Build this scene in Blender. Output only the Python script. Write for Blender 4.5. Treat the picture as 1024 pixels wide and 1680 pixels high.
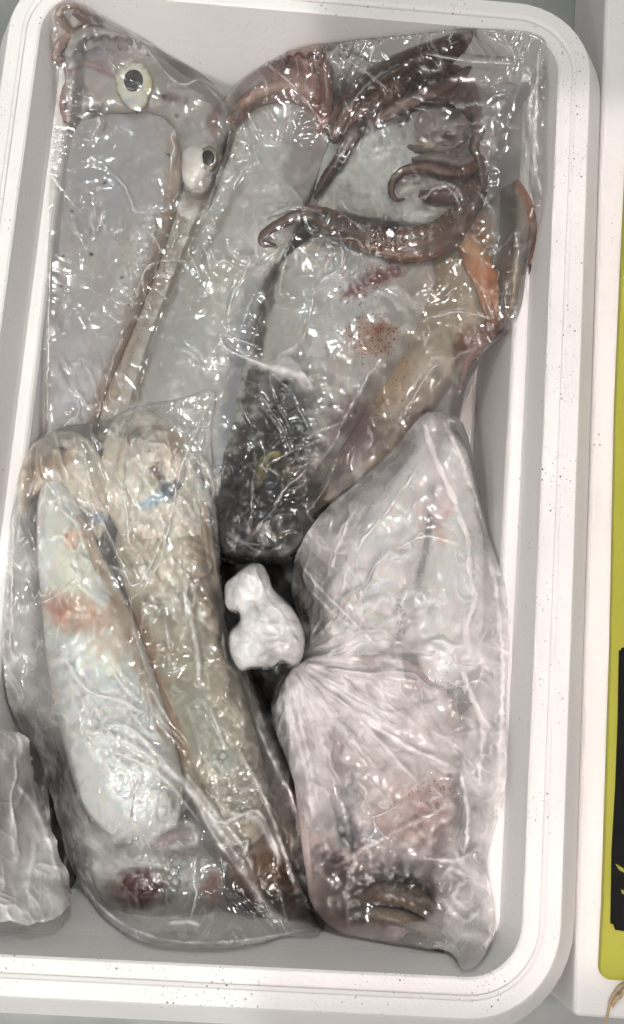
import bpy, math
import numpy as np
from mathutils import Vector, Matrix

rng = np.random.default_rng(7)
scene = bpy.context.scene
for o in list(bpy.data.objects):
    bpy.data.objects.remove(o)

# ------------------------------------------------------------------ camera
FPX, TILT, HC = 1800.0, math.radians(14.0), 0.70      # focal length in photo pixels, tilt, height over the box rim
CAM = np.array([0.0, -0.11, HC])
cam_d = bpy.data.cameras.new("camera")
cam_d.sensor_fit = 'VERTICAL'
cam_d.angle = 2 * math.atan(840 / FPX)
cam_d.clip_start, cam_d.clip_end = 0.01, 50
cam = bpy.data.objects.new("camera", cam_d)
cam.location = CAM
cam.rotation_euler = (TILT, 0, 0)
scene.collection.objects.link(cam)
scene.camera = cam
scene.render.resolution_x, scene.render.resolution_y = 624, 1024

# ------------------------------------------------------------------ light
W = bpy.data.worlds.new("World"); scene.world = W
W.use_nodes = True
bg = W.node_tree.nodes["Background"]
bg.inputs[0].default_value = (1.0, 0.985, 0.955, 1)
bg.inputs[1].default_value = 0.21
scene.view_settings.view_transform = 'Standard'
scene.view_settings.look = 'None'
scene.view_settings.exposure = 0.12
scene.view_settings.gamma = 1.0
scene.render.engine = 'CYCLES'
scene.cycles.use_denoising = True
scene.cycles.transparent_max_bounces = 24
scene.cycles.max_bounces = 10
scene.cycles.diffuse_bounces = 6
scene.cycles.sample_clamp_indirect = 4.0
scene.cycles.caustics_reflective = False
scene.cycles.caustics_refractive = False

def area_lamp(name, loc, target, sx, sy, power, col, spread, roll=0.0):
    d = bpy.data.lights.new(name, 'AREA')
    d.shape = 'RECTANGLE'; d.size = sx; d.size_y = sy
    d.energy = power; d.color = col; d.spread = math.radians(spread)
    o = bpy.data.objects.new(name, d)
    z = (Vector(loc) - Vector(target)).normalized()
    y = Vector((math.sin(roll), math.cos(roll), 0)); y = (y - z * y.dot(z)).normalized()
    x = y.cross(z)
    o.matrix_world = Matrix((x, y, z)).transposed().to_4x4()
    o.location = loc
    scene.collection.objects.link(o)
    return o

def beam(name, tx, ty, sx, sy, dx, dy, E, col, spread=2.2):
    """lamp with a narrow throw over a rectangle of the box; E is the light per square metre"""
    area_lamp(name, (tx + dx, ty + dy, 1.05), (tx, ty, 0), sx, sy, E * sx * sy, col, spread, math.radians(3.4))

# pale, pink and cool market lamps, cut to rectangles that imitate cast shadow edges
beam("lamp_pale", -0.140, 0.272, 0.26, 0.48, -0.14, -0.42, 1.3, (1.0, 0.965, 0.92))
beam("lamp_pink", 0.120, 0.077, 0.28, 0.585, -0.08, -0.32, 1.2, (1.0, 0.88, 0.845))
beam("lamp_cool", -0.155, -0.130, 0.25, 0.34, -0.12, -0.22, 0.9, (0.93, 1.0, 0.965))
def spot(name, loc, power, col, rad=.02):
    d = bpy.data.lights.new(name, 'POINT'); d.energy = power; d.color = col; d.shadow_soft_size = rad
    o = bpy.data.objects.new(name, d); o.location = loc; scene.collection.objects.link(o)
spot("fill_bulb", (-0.18, -0.80, 0.98), 19, (1, .95, .915))  # unseen bulbs, added for glints on the film and to brighten the inner walls
spot("fill_bulb", (0.52, -0.16, 1.05), 6.5, (1, .90, .86))
spot("fill_bulb", (0.04, 0.66, 0.95), 7, (.97, 1, .985))
area_lamp("fill_tube", (0.10, 0.75, 1.3), (0, 0, 0), 1.0, 0.03, 1.1, (0.97, 1.0, 0.97), 180)  # unseen tube, added to draw highlights on the film
area_lamp("fill_tube_side", (-0.62, -0.20, 0.95), (0, 0, -0.05), 0.03, 0.9, 1.7, (0.97, 1.0, 0.99), 180)  # unseen side tube, added to brighten the right wall

# ------------------------------------------------------------------ projection helpers
ct, st_ = math.cos(TILT), math.sin(TILT)
RIGHT, UP, FWD = np.array([1, 0, 0.]), np.array([0, ct, st_]), np.array([0, st_, -ct])

def at(px, py, z):
    """photo pixel + height over the rim -> world point(s)"""
    px, py, z = np.broadcast_arrays(np.asarray(px, float), np.asarray(py, float), np.asarray(z, float))
    u, v = (px - 512) / FPX, (840 - py) / FPX
    d = FWD + u[..., None] * RIGHT + v[..., None] * UP
    k = (z - HC) / d[..., 2]
    return CAM + d * k[..., None]

def proj(P):
    q = np.asarray(P, float) - CAM
    zc = q @ FWD
    return 512 + FPX * (q @ RIGHT) / zc, 840 - FPX * (q @ UP) / zc

def mpp(z=-0.05):
    return (HC - z) / FPX * 1.0

# ------------------------------------------------------------------ noise
def _hash(ix, iy, seed):
    h = (ix.astype(np.int64) * 374761393 + iy.astype(np.int64) * 668265263 + seed * 1442695041) & 0xFFFFFFFF
    h = ((h ^ (h >> 13)) * 1274126177) & 0xFFFFFFFF
    h = h ^ (h >> 16)
    return (h & 0xFFFFFF) / float(0xFFFFFF)

def vnoise(x, y, seed=0):
    ix, iy = np.floor(x), np.floor(y)
    fx, fy = x - ix, y - iy
    fx = fx * fx * fx * (fx * (fx * 6 - 15) + 10); fy = fy * fy * fy * (fy * (fy * 6 - 15) + 10)
    a, b = _hash(ix, iy, seed), _hash(ix + 1, iy, seed)
    c, d = _hash(ix, iy + 1, seed), _hash(ix + 1, iy + 1, seed)
    return (a * (1 - fx) + b * fx) * (1 - fy) + (c * (1 - fx) + d * fx) * fy

def fbm(x, y, seed=0, o=4):
    s, a, t = 0, 1, 0
    for i in range(o):
        s = s + a * vnoise(x * 2 ** i + 17.3 * i, y * 2 ** i - 9.1 * i, seed + i); t += a; a *= .5
    return s / t

def ridged(x, y, seed=0, p=3):
    n = fbm(x, y, seed, 2)
    return np.clip(1 - np.abs(2.6 * (n - .5)) * 1.6, 0, 1) ** p

def lin(r, g, b):
    c = np.array([r, g, b]) / 255.
    return np.where(c <= .04045, c / 12.92, ((c + .055) / 1.055) ** 2.4)

# ------------------------------------------------------------------ object helpers
def prop(o, label=None, cat=None, group=None, kind=None):
    if label: o['label'] = label
    if cat: o['category'] = cat
    if group: o['group'] = group
    if kind: o['kind'] = kind
    return o

def thing(name, label, cat, loc, group=None):
    o = bpy.data.objects.new(name, None)
    o.location = Vector(loc); o.empty_display_size = .01
    scene.collection.objects.link(o)
    return prop(o, label, cat, group)

def mesh(name, V, F, mat, parent=None, smooth=True, attrs=None, **kw):
    V = np.asarray(V, float)
    F = np.asarray(F)
    org = V.mean(0)
    pl = np.zeros(3)
    p = parent
    while p is not None:
        pl = pl + np.array(p.location); p = p.parent
    me = bpy.data.meshes.new(name)
    n, m, k = len(V), len(F), F.shape[1]
    me.vertices.add(n); me.vertices.foreach_set('co', (V - org).astype(np.float32).ravel())
    me.loops.add(m * k); me.loops.foreach_set('vertex_index', F.astype(np.int32).ravel())
    me.polygons.add(m)
    me.polygons.foreach_set('loop_start', (np.arange(m) * k).astype(np.int32))
    me.polygons.foreach_set('loop_total', np.full(m, k, np.int32))
    me.polygons.foreach_set('use_smooth', np.full(m, smooth, bool))
    for an, arr in (attrs or {}).items():
        arr = np.asarray(arr, np.float32)
        if arr.ndim == 2:
            a = me.attributes.new(an, 'FLOAT_COLOR', 'POINT')
            a.data.foreach_set('color', np.concatenate([arr, np.ones((n, 1), np.float32)], 1).ravel())
        else:
            a = me.attributes.new(an, 'FLOAT', 'POINT'); a.data.foreach_set('value', arr)
    me.update(calc_edges=True); me.validate()
    me.materials.append(mat)
    o = bpy.data.objects.new(name, me)
    scene.collection.objects.link(o)
    if parent is not None:
        o.parent = parent
    o.location = Vector(org - pl)
    prop(o, **kw)
    return o

# ------------------------------------------------------------------ materials
def new_mat(name):
    m = bpy.data.materials.new(name); m.use_nodes = True
    nt = m.node_tree; nt.nodes.clear()
    return m, nt, nt.nodes, nt.links

def N(ns, t, **kw):
    n = ns.new(t)
    for k, v in kw.items():
        if k.startswith('i_'):
            n.inputs[k[2:].replace('_', ' ')].default_value = v
        else:
            setattr(n, k, v)
    return n

def foam_mat(name, dirt):
    m, nt, ns, L = new_mat(name)
    out = N(ns, 'ShaderNodeOutputMaterial'); b = N(ns, 'ShaderNodeBsdfPrincipled')
    b.inputs['Roughness'].default_value = .45
    b.inputs['Specular IOR Level'].default_value = .35
    b.inputs['Subsurface Weight'].default_value = .0
    tc = N(ns, 'ShaderNodeTexCoord')
    no = N(ns, 'ShaderNodeTexNoise'); no.inputs['Scale'].default_value = 9; no.inputs['Detail'].default_value = 6
    r = N(ns, 'ShaderNodeValToRGB')
    r.color_ramp.elements[0].position = .3; r.color_ramp.elements[0].color = (.80, .775, .76, 1)
    r.color_ramp.elements[1].position = .7; r.color_ramp.elements[1].color = (.88, .855, .84, 1)
    L.new(tc.outputs['Object'], no.inputs['Vector']); L.new(no.outputs[0], r.inputs[0])
    # dirt specks: sparse voronoi dots of uneven size, gathered in patches
    col = r.outputs[0]
    for sc, th, lo, hi in ((260, .17, .42, .62), (95, .085, .40, .6), (600, .2, .5, .62)):
        v = N(ns, 'ShaderNodeTexVoronoi'); v.inputs['Scale'].default_value = sc
        L.new(tc.outputs['Object'], v.inputs['Vector'])
        sep = N(ns, 'ShaderNodeSeparateColor'); L.new(v.outputs['Color'], sep.inputs[0])
        mul = N(ns, 'ShaderNodeMath', operation='MULTIPLY'); mul.inputs[1].default_value = th * 1.3
        L.new(sep.outputs[0], mul.inputs[0])
        sub = N(ns, 'ShaderNodeMath', operation='SUBTRACT'); L.new(mul.outputs[0], sub.inputs[0]); L.new(v.outputs['Distance'], sub.inputs[1])
        k = N(ns, 'ShaderNodeMath', operation='MULTIPLY', use_clamp=True); k.inputs[1].default_value = 14; L.new(sub.outputs[0], k.inputs[0])
        pn = N(ns, 'ShaderNodeTexNoise'); pn.inputs['Scale'].default_value = 16; L.new(tc.outputs['Object'], pn.inputs['Vector'])
        pr = N(ns, 'ShaderNodeMapRange'); pr.inputs[1].default_value = lo; pr.inputs[2].default_value = hi; L.new(pn.outputs[0], pr.inputs[0])
        g = N(ns, 'ShaderNodeMath', operation='GREATER_THAN'); g.inputs[1].default_value = 1 - dirt; L.new(sep.outputs[1], g.inputs[0])
        m1 = N(ns, 'ShaderNodeMath', operation='MULTIPLY'); L.new(k.outputs[0], m1.inputs[0]); L.new(pr.outputs[0], m1.inputs[1])
        m2 = N(ns, 'ShaderNodeMath', operation='MULTIPLY'); L.new(m1.outputs[0], m2.inputs[0]); L.new(g.outputs[0], m2.inputs[1])
        mx = N(ns, 'ShaderNodeMix', data_type='RGBA'); L.new(m2.outputs[0], mx.inputs[0]); L.new(col, mx.inputs[6])
        mx.inputs[7].default_value = (.06, .05, .04, 1)
        col = mx.outputs[2]
    L.new(col, b.inputs['Base Color'])
    vb = N(ns, 'ShaderNodeTexVoronoi'); vb.inputs['Scale'].default_value = 330; L.new(tc.outputs['Object'], vb.inputs['Vector'])
    bp = N(ns, 'ShaderNodeBump'); bp.inputs['Strength'].default_value = .25; bp.inputs['Distance'].default_value = .0006
    L.new(vb.outputs['Distance'], bp.inputs['Height']); L.new(bp.outputs[0], b.inputs['Normal'])
    L.new(b.outputs[0], out.inputs[0])
    return m

def flesh_mat():
    m, nt, ns, L = new_mat("squid_flesh")
    out = N(ns, 'ShaderNodeOutputMaterial'); b = N(ns, 'ShaderNodeBsdfPrincipled')
    tc = N(ns, 'ShaderNodeTexCoord'); ge = N(ns, 'ShaderNodeNewGeometry')
    at_ = N(ns, 'ShaderNodeAttribute', attribute_name='Col'); sp = N(ns, 'ShaderNodeAttribute', attribute_name='speck')
    n1 = N(ns, 'ShaderNodeTexNoise'); n1.inputs['Scale'].default_value = 70; n1.inputs['Detail'].default_value = 7; n1.inputs['Roughness'].default_value = .65
    L.new(ge.outputs['Position'], n1.inputs['Vector'])
    mr = N(ns, 'ShaderNodeMapRange'); mr.inputs[1].default_value = .3; mr.inputs[2].default_value = .7; mr.inputs[3].default_value = .94; mr.inputs[4].default_value = 1.05
    L.new(n1.outputs[0], mr.inputs[0])
    mul = N(ns, 'ShaderNodeVectorMath', operation='SCALE'); L.new(at_.outputs['Color'], mul.inputs[0]); L.new(mr.outputs[0], mul.inputs['Scale'])
    col = mul.outputs[0]
    for sc, th in ((520, .34), (900, .3)):
        v = N(ns, 'ShaderNodeTexVoronoi'); v.inputs['Scale'].default_value = sc; L.new(ge.outputs['Position'], v.inputs['Vector'])
        sep = N(ns, 'ShaderNodeSeparateColor'); L.new(v.outputs['Color'], sep.inputs[0])
        s1 = N(ns, 'ShaderNodeMath', operation='ADD'); L.new(sep.outputs[0], s1.inputs[0]); s1.inputs[1].default_value = -.999
        s2 = N(ns, 'ShaderNodeMath', operation='ADD'); L.new(s1.outputs[0], s2.inputs[0]); L.new(sp.outputs['Fac'], s2.inputs[1])
        s3 = N(ns, 'ShaderNodeMath', operation='MULTIPLY', use_clamp=True); L.new(s2.outputs[0], s3.inputs[0]); s3.inputs[1].default_value = 6
        s4 = N(ns, 'ShaderNodeMath', operation='SUBTRACT'); s4.inputs[0].default_value = th + .12; L.new(v.outputs['Distance'], s4.inputs[1])
        s5 = N(ns, 'ShaderNodeMath', operation='MULTIPLY', use_clamp=True); L.new(s4.outputs[0], s5.inputs[0]); s5.inputs[1].default_value = 6
        s6 = N(ns, 'ShaderNodeMath', operation='MULTIPLY'); L.new(s5.outputs[0], s6.inputs[0]); L.new(s3.outputs[0], s6.inputs[1])
        mx = N(ns, 'ShaderNodeMix', data_type='RGBA'); L.new(s6.outputs[0], mx.inputs[0]); L.new(col, mx.inputs[6])
        mx.inputs[7].default_value = (.16, .06, .035, 1); col = mx.outputs[2]
    L.new(col, b.inputs['Base Color'])
    b.inputs['Roughness'].default_value = .33
    b.inputs['Specular IOR Level'].default_value = .5
    b.inputs['Subsurface Weight'].default_value = .45
    b.inputs['Subsurface Radius'].default_value = (1, .7, .55)
    b.inputs['Subsurface Scale'].default_value = .005
    n2 = N(ns, 'ShaderNodeTexNoise'); n2.inputs['Scale'].default_value = 220; n2.inputs['Detail'].default_value = 5
    L.new(ge.outputs['Position'], n2.inputs['Vector'])
    bp = N(ns, 'ShaderNodeBump'); bp.inputs['Strength'].default_value = .25; bp.inputs['Distance'].default_value = .00018
    L.new(n2.outputs[0], bp.inputs['Height']); L.new(bp.outputs[0], b.inputs['Normal'])
    L.new(b.outputs[0], out.inputs[0])
    return m

def film_mat(name, rough=.2, gloss=1.7, bump=.5, facet=1.0, tint=(.98, .98, .97), white=(.90, .855, .84)):
    m, nt, ns, L = new_mat(name)
    out = N(ns, 'ShaderNodeOutputMaterial')
    ge = N(ns, 'ShaderNodeNewGeometry')
    mk = N(ns, 'ShaderNodeAttribute', attribute_name='milk_glint')
    tr = N(ns, 'ShaderNodeBsdfTransparent'); tr.inputs[0].default_value = (*tint, 1)
    df = N(ns, 'ShaderNodeBsdfDiffuse'); df.inputs[0].default_value = (*white, 1)
    tl = N(ns, 'ShaderNodeBsdfTranslucent'); tl.inputs[0].default_value = (*white, 1)
    dm = N(ns, 'ShaderNodeMixShader'); dm.inputs[0].default_value = .12
    L.new(df.outputs[0], dm.inputs[1]); L.new(tl.outputs[0], dm.inputs[2])
    gl = N(ns, 'ShaderNodeBsdfGlossy'); gl.inputs['Roughness'].default_value = rough
    hs = None
    for sc, det, dist, amp, nt_ in ((30, 1, .5, .34, 'RIDGED_MULTIFRACTAL'), (90, 1, .6, .05, 'FBM')):
        n2 = N(ns, 'ShaderNodeTexNoise'); n2.noise_type = nt_; n2.inputs['Scale'].default_value = sc; n2.inputs['Detail'].default_value = det; n2.inputs['Distortion'].default_value = dist
        L.new(ge.outputs['Position'], n2.inputs['Vector'])
        am = N(ns, 'ShaderNodeMath', operation='MULTIPLY'); am.inputs[1].default_value = amp; L.new(n2.outputs[0], am.inputs[0])
        if hs is None: hs = am.outputs[0]
        else:
            ad = N(ns, 'ShaderNodeMath', operation='ADD'); L.new(hs, ad.inputs[0]); L.new(am.outputs[0], ad.inputs[1]); hs = ad.outputs[0]
    pn = N(ns, 'ShaderNodeTexNoise'); pn.inputs['Scale'].default_value = 22; pn.inputs['Detail'].default_value = 3; L.new(ge.outputs['Position'], pn.inputs['Vector'])
    pr = N(ns, 'ShaderNodeMapRange'); pr.inputs[1].default_value = .42; pr.inputs[2].default_value = .62; pr.inputs[3].default_value = .12 * bump; pr.inputs[4].default_value = bump; L.new(pn.outputs[0], pr.inputs[0])
    bp = N(ns, 'ShaderNodeBump'); bp.inputs['Distance'].default_value = .0018; L.new(pr.outputs[0], bp.inputs['Strength'])
    L.new(hs, bp.inputs['Height'])
    # crumpled film breaks into small flat facets, each tilted its own way
    wn = N(ns, 'ShaderNodeTexNoise'); wn.inputs['Scale'].default_value = 45; wn.inputs['Detail'].default_value = 2; L.new(ge.outputs['Position'], wn.inputs['Vector'])
    wv = N(ns, 'ShaderNodeVectorMath', operation='SCALE'); wv.inputs['Scale'].default_value = .012; L.new(wn.outputs['Color'], wv.inputs[0])
    wp = N(ns, 'ShaderNodeVectorMath', operation='ADD'); L.new(ge.outputs['Position'], wp.inputs[0]); L.new(wv.outputs[0], wp.inputs[1])
    last = bp.outputs[0]; fh = None
    for sc, am_ in ((24, .44), (64, .26)):
        vo = N(ns, 'ShaderNodeTexVoronoi'); vo.inputs['Scale'].default_value = sc; L.new(wp.outputs[0], vo.inputs['Vector'])
        df_ = N(ns, 'ShaderNodeVectorMath', operation='SUBTRACT'); L.new(wp.outputs[0], df_.inputs[0]); L.new(vo.outputs['Position'], df_.inputs[1])
        cc = N(ns, 'ShaderNodeVectorMath', operation='SUBTRACT'); L.new(vo.outputs['Color'], cc.inputs[0]); cc.inputs[1].default_value = (.5, .5, .5)
        dt = N(ns, 'ShaderNodeVectorMath', operation='DOT_PRODUCT'); L.new(df_.outputs[0], dt.inputs[0]); L.new(cc.outputs[0], dt.inputs[1])
        ml = N(ns, 'ShaderNodeMath', operation='MULTIPLY'); ml.inputs[1].default_value = am_ * facet; L.new(dt.outputs['Value'], ml.inputs[0])
        if fh is None: fh = ml.outputs[0]
        else:
            ad = N(ns, 'ShaderNodeMath', operation='ADD'); L.new(fh, ad.inputs[0]); L.new(ml.outputs[0], ad.inputs[1]); fh = ad.outputs[0]
    qn = N(ns, 'ShaderNodeTexNoise'); qn.inputs['Scale'].default_value = 17; qn.inputs['Detail'].default_value = 2
    qo = N(ns, 'ShaderNodeVectorMath', operation='ADD'); qo.inputs[1].default_value = (3.1, 1.7, .4); L.new(ge.outputs['Position'], qo.inputs[0]); L.new(qo.outputs[0], qn.inputs['Vector'])
    qr = N(ns, 'ShaderNodeMapRange'); qr.inputs[1].default_value = .40; qr.inputs[2].default_value = .62; qr.inputs[3].default_value = .15; qr.inputs[4].default_value = 1.25; L.new(qn.outputs[0], qr.inputs[0])
    fm2 = N(ns, 'ShaderNodeMath', operation='MULTIPLY'); L.new(fh, fm2.inputs[0]); L.new(qr.outputs[0], fm2.inputs[1]); fh = fm2.outputs[0]
    b2 = N(ns, 'ShaderNodeBump'); b2.inputs['Distance'].default_value = 1.0; b2.inputs['Strength'].default_value = 1.0
    L.new(fh, b2.inputs['Height']); L.new(last, b2.inputs['Normal']); L.new(b2.outputs[0], gl.inputs['Normal'])
    fr = N(ns, 'ShaderNodeFresnel'); fr.inputs[0].default_value = 1.5
    fm = N(ns, 'ShaderNodeMath', operation='MULTIPLY', use_clamp=True); fm.inputs[1].default_value = gloss; L.new(fr.outputs[0], fm.inputs[0])
    # milkiness and painted crease glints, broken up by a soft noise
    n3 = N(ns, 'ShaderNodeTexNoise'); n3.inputs['Scale'].default_value = 60; n3.inputs['Detail'].default_value = 6
    L.new(ge.outputs['Position'], n3.inputs['Vector'])
    mr = N(ns, 'ShaderNodeMapRange'); mr.inputs[1].default_value = .3; mr.inputs[2].default_value = .7; mr.inputs[3].default_value = .6; mr.inputs[4].default_value = 1.35
    L.new(n3.outputs[0], mr.inputs[0])
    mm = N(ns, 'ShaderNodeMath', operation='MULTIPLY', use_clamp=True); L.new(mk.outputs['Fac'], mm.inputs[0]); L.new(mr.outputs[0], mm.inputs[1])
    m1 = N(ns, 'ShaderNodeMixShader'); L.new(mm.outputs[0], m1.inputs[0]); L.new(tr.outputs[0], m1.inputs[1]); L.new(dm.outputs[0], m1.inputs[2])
    m2 = N(ns, 'ShaderNodeMixShader'); L.new(fm.outputs[0], m2.inputs[0]); L.new(m1.outputs[0], m2.inputs[1]); L.new(gl.outputs[0], m2.inputs[2])
    L.new(m2.outputs[0], out.inputs[0])
    return m

def plain_mat(name, col, rough=.5, spec=.5, var=.1, scale=40, metal=0):
    m, nt, ns, L = new_mat(name)
    out = N(ns, 'ShaderNodeOutputMaterial'); b = N(ns, 'ShaderNodeBsdfPrincipled')
    ge = N(ns, 'ShaderNodeNewGeometry')
    n1 = N(ns, 'ShaderNodeTexNoise'); n1.inputs['Scale'].default_value = scale; n1.inputs['Detail'].default_value = 6
    L.new(ge.outputs['Position'], n1.inputs['Vector'])
    r = N(ns, 'ShaderNodeValToRGB')
    r.color_ramp.elements[0].position = .3; r.color_ramp.elements[0].color = (*[c * (1 - var) for c in col], 1)
    r.color_ramp.elements[1].position = .7; r.color_ramp.elements[1].color = (*[min(1, c * (1 + var)) for c in col], 1)
    L.new(n1.outputs[0], r.inputs[0]); L.new(r.outputs[0], b.inputs['Base Color'])
    b.inputs['Roughness'].default_value = rough; b.inputs['Specular IOR Level'].default_value = spec; b.inputs['Metallic'].default_value = metal
    L.new(b.outputs[0], out.inputs[0])
    return m

FOAM = foam_mat("white_foam", .10)
FOAM_RIM = foam_mat("white_foam_rim", .95)
FLESH = flesh_mat()
FILM = film_mat("clear_film", rough=.14, gloss=1.9, bump=.7)
FILM_MILKY = film_mat("milky_film", rough=.17, gloss=1.7, bump=.8)
TABLE = plain_mat("table_top", (.42, .43, .42), .5, .3, .15, 20)
GREEN = plain_mat("yellow_green_plastic", tuple(lin(168, 166, 62)), .5, .25, .06, 12)
BLACK = plain_mat("black_plastic", (.006, .006, .006), .6, .12, .3, 60)
TWINE = plain_mat("tan_twine", tuple(lin(190, 165, 135)), .8, .2, .2, 400)
INK = plain_mat("black_ink", (.022, .020, .020), .25, .5, .4, 50)
IRIS = None

# ------------------------------------------------------------------ shape helpers
def smooth_closed(P, k=8):
    P = np.asarray(P, float); n = len(P); out = []
    for i in range(n):
        p0, p1, p2, p3 = P[i - 1], P[i], P[(i + 1) % n], P[(i + 2) % n]
        for t in np.arange(k) / k:
            out.append(.5 * ((2 * p1) + (-p0 + p2) * t + (2 * p0 - 5 * p1 + 4 * p2 - p3) * t * t + (-p0 + 3 * p1 - 3 * p2 + p3) * t ** 3))
    return np.array(out)

def smooth_open(P, k=10):
    P = np.asarray(P, float); Q = np.vstack([2 * P[0] - P[1], P, 2 * P[-1] - P[-2]]); out = []
    for i in range(1, len(Q) - 2):
        p0, p1, p2, p3 = Q[i - 1], Q[i], Q[i + 1], Q[i + 2]
        for t in np.arange(k) / k:
            out.append(.5 * ((2 * p1) + (-p0 + p2) * t + (2 * p0 - 5 * p1 + 4 * p2 - p3) * t * t + (-p0 + 3 * p1 - 3 * p2 + p3) * t ** 3))
    out.append(P[-1])
    return np.array(out)

def inside(X, Y, P):
    r = np.zeros(X.shape, bool)
    for (x0, y0), (x1, y1) in zip(P, np.roll(P, -1, 0)):
        if y0 == y1: continue
        c = (Y >= min(y0, y1)) & (Y < max(y0, y1))
        r ^= c & (X < (x1 - x0) * (Y - y0) / (y1 - y0) + x0)
    return r

def poly_dist(x, y, P, closed=True):
    """distance to a polyline and its nearest point"""
    A = P if closed else P[:-1]; B = np.roll(P, -1, 0) if closed else P[1:]
    best = np.full(x.shape, 1e9); bx = np.zeros(x.shape); by = np.zeros(x.shape); bt = np.zeros(x.shape)
    for i, (a, b) in enumerate(zip(A, B)):
        d = b - a; l2 = d @ d + 1e-9
        t = np.clip(((x - a[0]) * d[0] + (y - a[1]) * d[1]) / l2, 0, 1)
        qx, qy = a[0] + t * d[0], a[1] + t * d[1]
        dd = (x - qx) ** 2 + (y - qy) ** 2
        m = dd < best
        best = np.where(m, dd, best); bx = np.where(m, qx, bx); by = np.where(m, qy, by); bt = np.where(m, (i + t) / len(A), bt)
    return np.sqrt(best), bx, by, bt

def dil(M):
    D = M.copy()
    for dy in (-1, 0, 1):
        for dx in (-1, 0, 1):
            D |= np.roll(np.roll(M, dy, 0), dx, 1)
    return D

class Domain:
    def __init__(s, outline, step, k=8, jag=0, seed=0, sharp=False):
        P = np.asarray(outline, float) if sharp else smooth_closed(outline, k)
        if jag:
            t = np.arange(len(P))
            P = P + jag * np.stack([fbm(P[:, 0] / 22, P[:, 1] / 22, seed + 3) - .5, fbm(P[:, 0] / 22, P[:, 1] / 22, seed + 8) - .5], 1) * 2
        s.P = P; s.step = step
        x0, y0 = P.min(0) - 3 * step; x1, y1 = P.max(0) + 3 * step
        s.X, s.Y = np.meshgrid(np.arange(x0, x1, step), np.arange(y0, y1, step))
        s.I = inside(s.X, s.Y, P)
        ring = dil(s.I) & ~s.I
        _, bx, by, _ = poly_dist(s.X[ring], s.Y[ring], P)
        s.X = s.X.copy(); s.Y = s.Y.copy(); s.X[ring] = bx; s.Y[ring] = by
        s.ring = ring; s.valid = s.I | ring
        h, w = s.I.shape
        idx = np.arange(h * w).reshape(h, w)
        anyin = s.I[:-1, :-1] | s.I[1:, :-1] | s.I[1:, 1:] | s.I[:-1, 1:]
        q = np.stack([idx[1:, :-1], idx[1:, 1:], idx[:-1, 1:], idx[:-1, :-1]], -1)[anyin]
        used, inv = np.unique(q, return_inverse=True)
        s.used = used; s.quads = inv.reshape(q.shape)
        s.isring = ring.ravel()[used]
    def take(s, A): return A.ravel()[s.used]

def relax(h, fix, src, it):
    for _ in range(it):
        a = np.empty_like(h)
        a[:] = h
        a[1:-1, 1:-1] = .25 * (h[:-2, 1:-1] + h[2:, 1:-1] + h[1:-1, :-2] + h[1:-1, 2:]) + src
        h = np.where(fix, h, a)
    return h

def poisson(I):
    """inflated dome over mask, solved coarse to fine"""
    levels = [I]
    while min(levels[-1].shape) > 24 and len(levels) < 4:
        levels.append(levels[-1][::2, ::2])
    u = np.zeros(levels[-1].shape)
    for li in range(len(levels) - 1, -1, -1):
        M = levels[li]; sc = 4.0 ** li
        if u.shape != M.shape:
            u = np.repeat(np.repeat(u, 2, 0), 2, 1)
            u = np.pad(u, ((0, max(0, M.shape[0] - u.shape[0])), (0, max(0, M.shape[1] - u.shape[1]))))[:M.shape[0], :M.shape[1]]
        u = np.where(M, u, 0)
        u = relax(u, ~M, sc * .25, 260 if li == len(levels) - 1 else 70)
    return u

# z-buffer of the pile, 2 px cells
ZX0, ZY0, ZS = -90, -90, 2
ZW, ZH = 610, 930
PILE = np.full((ZH, ZW), -0.124)

def splat(V, grow=1):
    global PILE
    x, y = proj(V)
    ix = np.round((x - ZX0) / ZS).astype(int); iy = np.round((y - ZY0) / ZS).astype(int)
    ok = (ix >= 0) & (ix < ZW) & (iy >= 0) & (iy < ZH)
    B = np.full((ZH, ZW), -0.124)
    np.maximum.at(B, (iy[ok], ix[ok]), V[ok, 2])
    for _ in range(grow):
        C = B.copy()
        for dy in (-1, 0, 1):
            for dx in (-1, 0, 1):
                C = np.maximum(C, np.roll(np.roll(B, dy, 0), dx, 1))
        B = C
    PILE = np.maximum(PILE, B)

def sample_pile(X, Y):
    fx = np.clip((X - ZX0) / ZS, 0, ZW - 1.01); fy = np.clip((Y - ZY0) / ZS, 0, ZH - 1.01)
    ix, iy = fx.astype(int), fy.astype(int); tx, ty = fx - ix, fy - iy
    return (PILE[iy, ix] * (1 - tx) + PILE[iy, ix + 1] * tx) * (1 - ty) + (PILE[iy + 1, ix] * (1 - tx) + PILE[iy + 1, ix + 1] * tx) * ty

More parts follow.
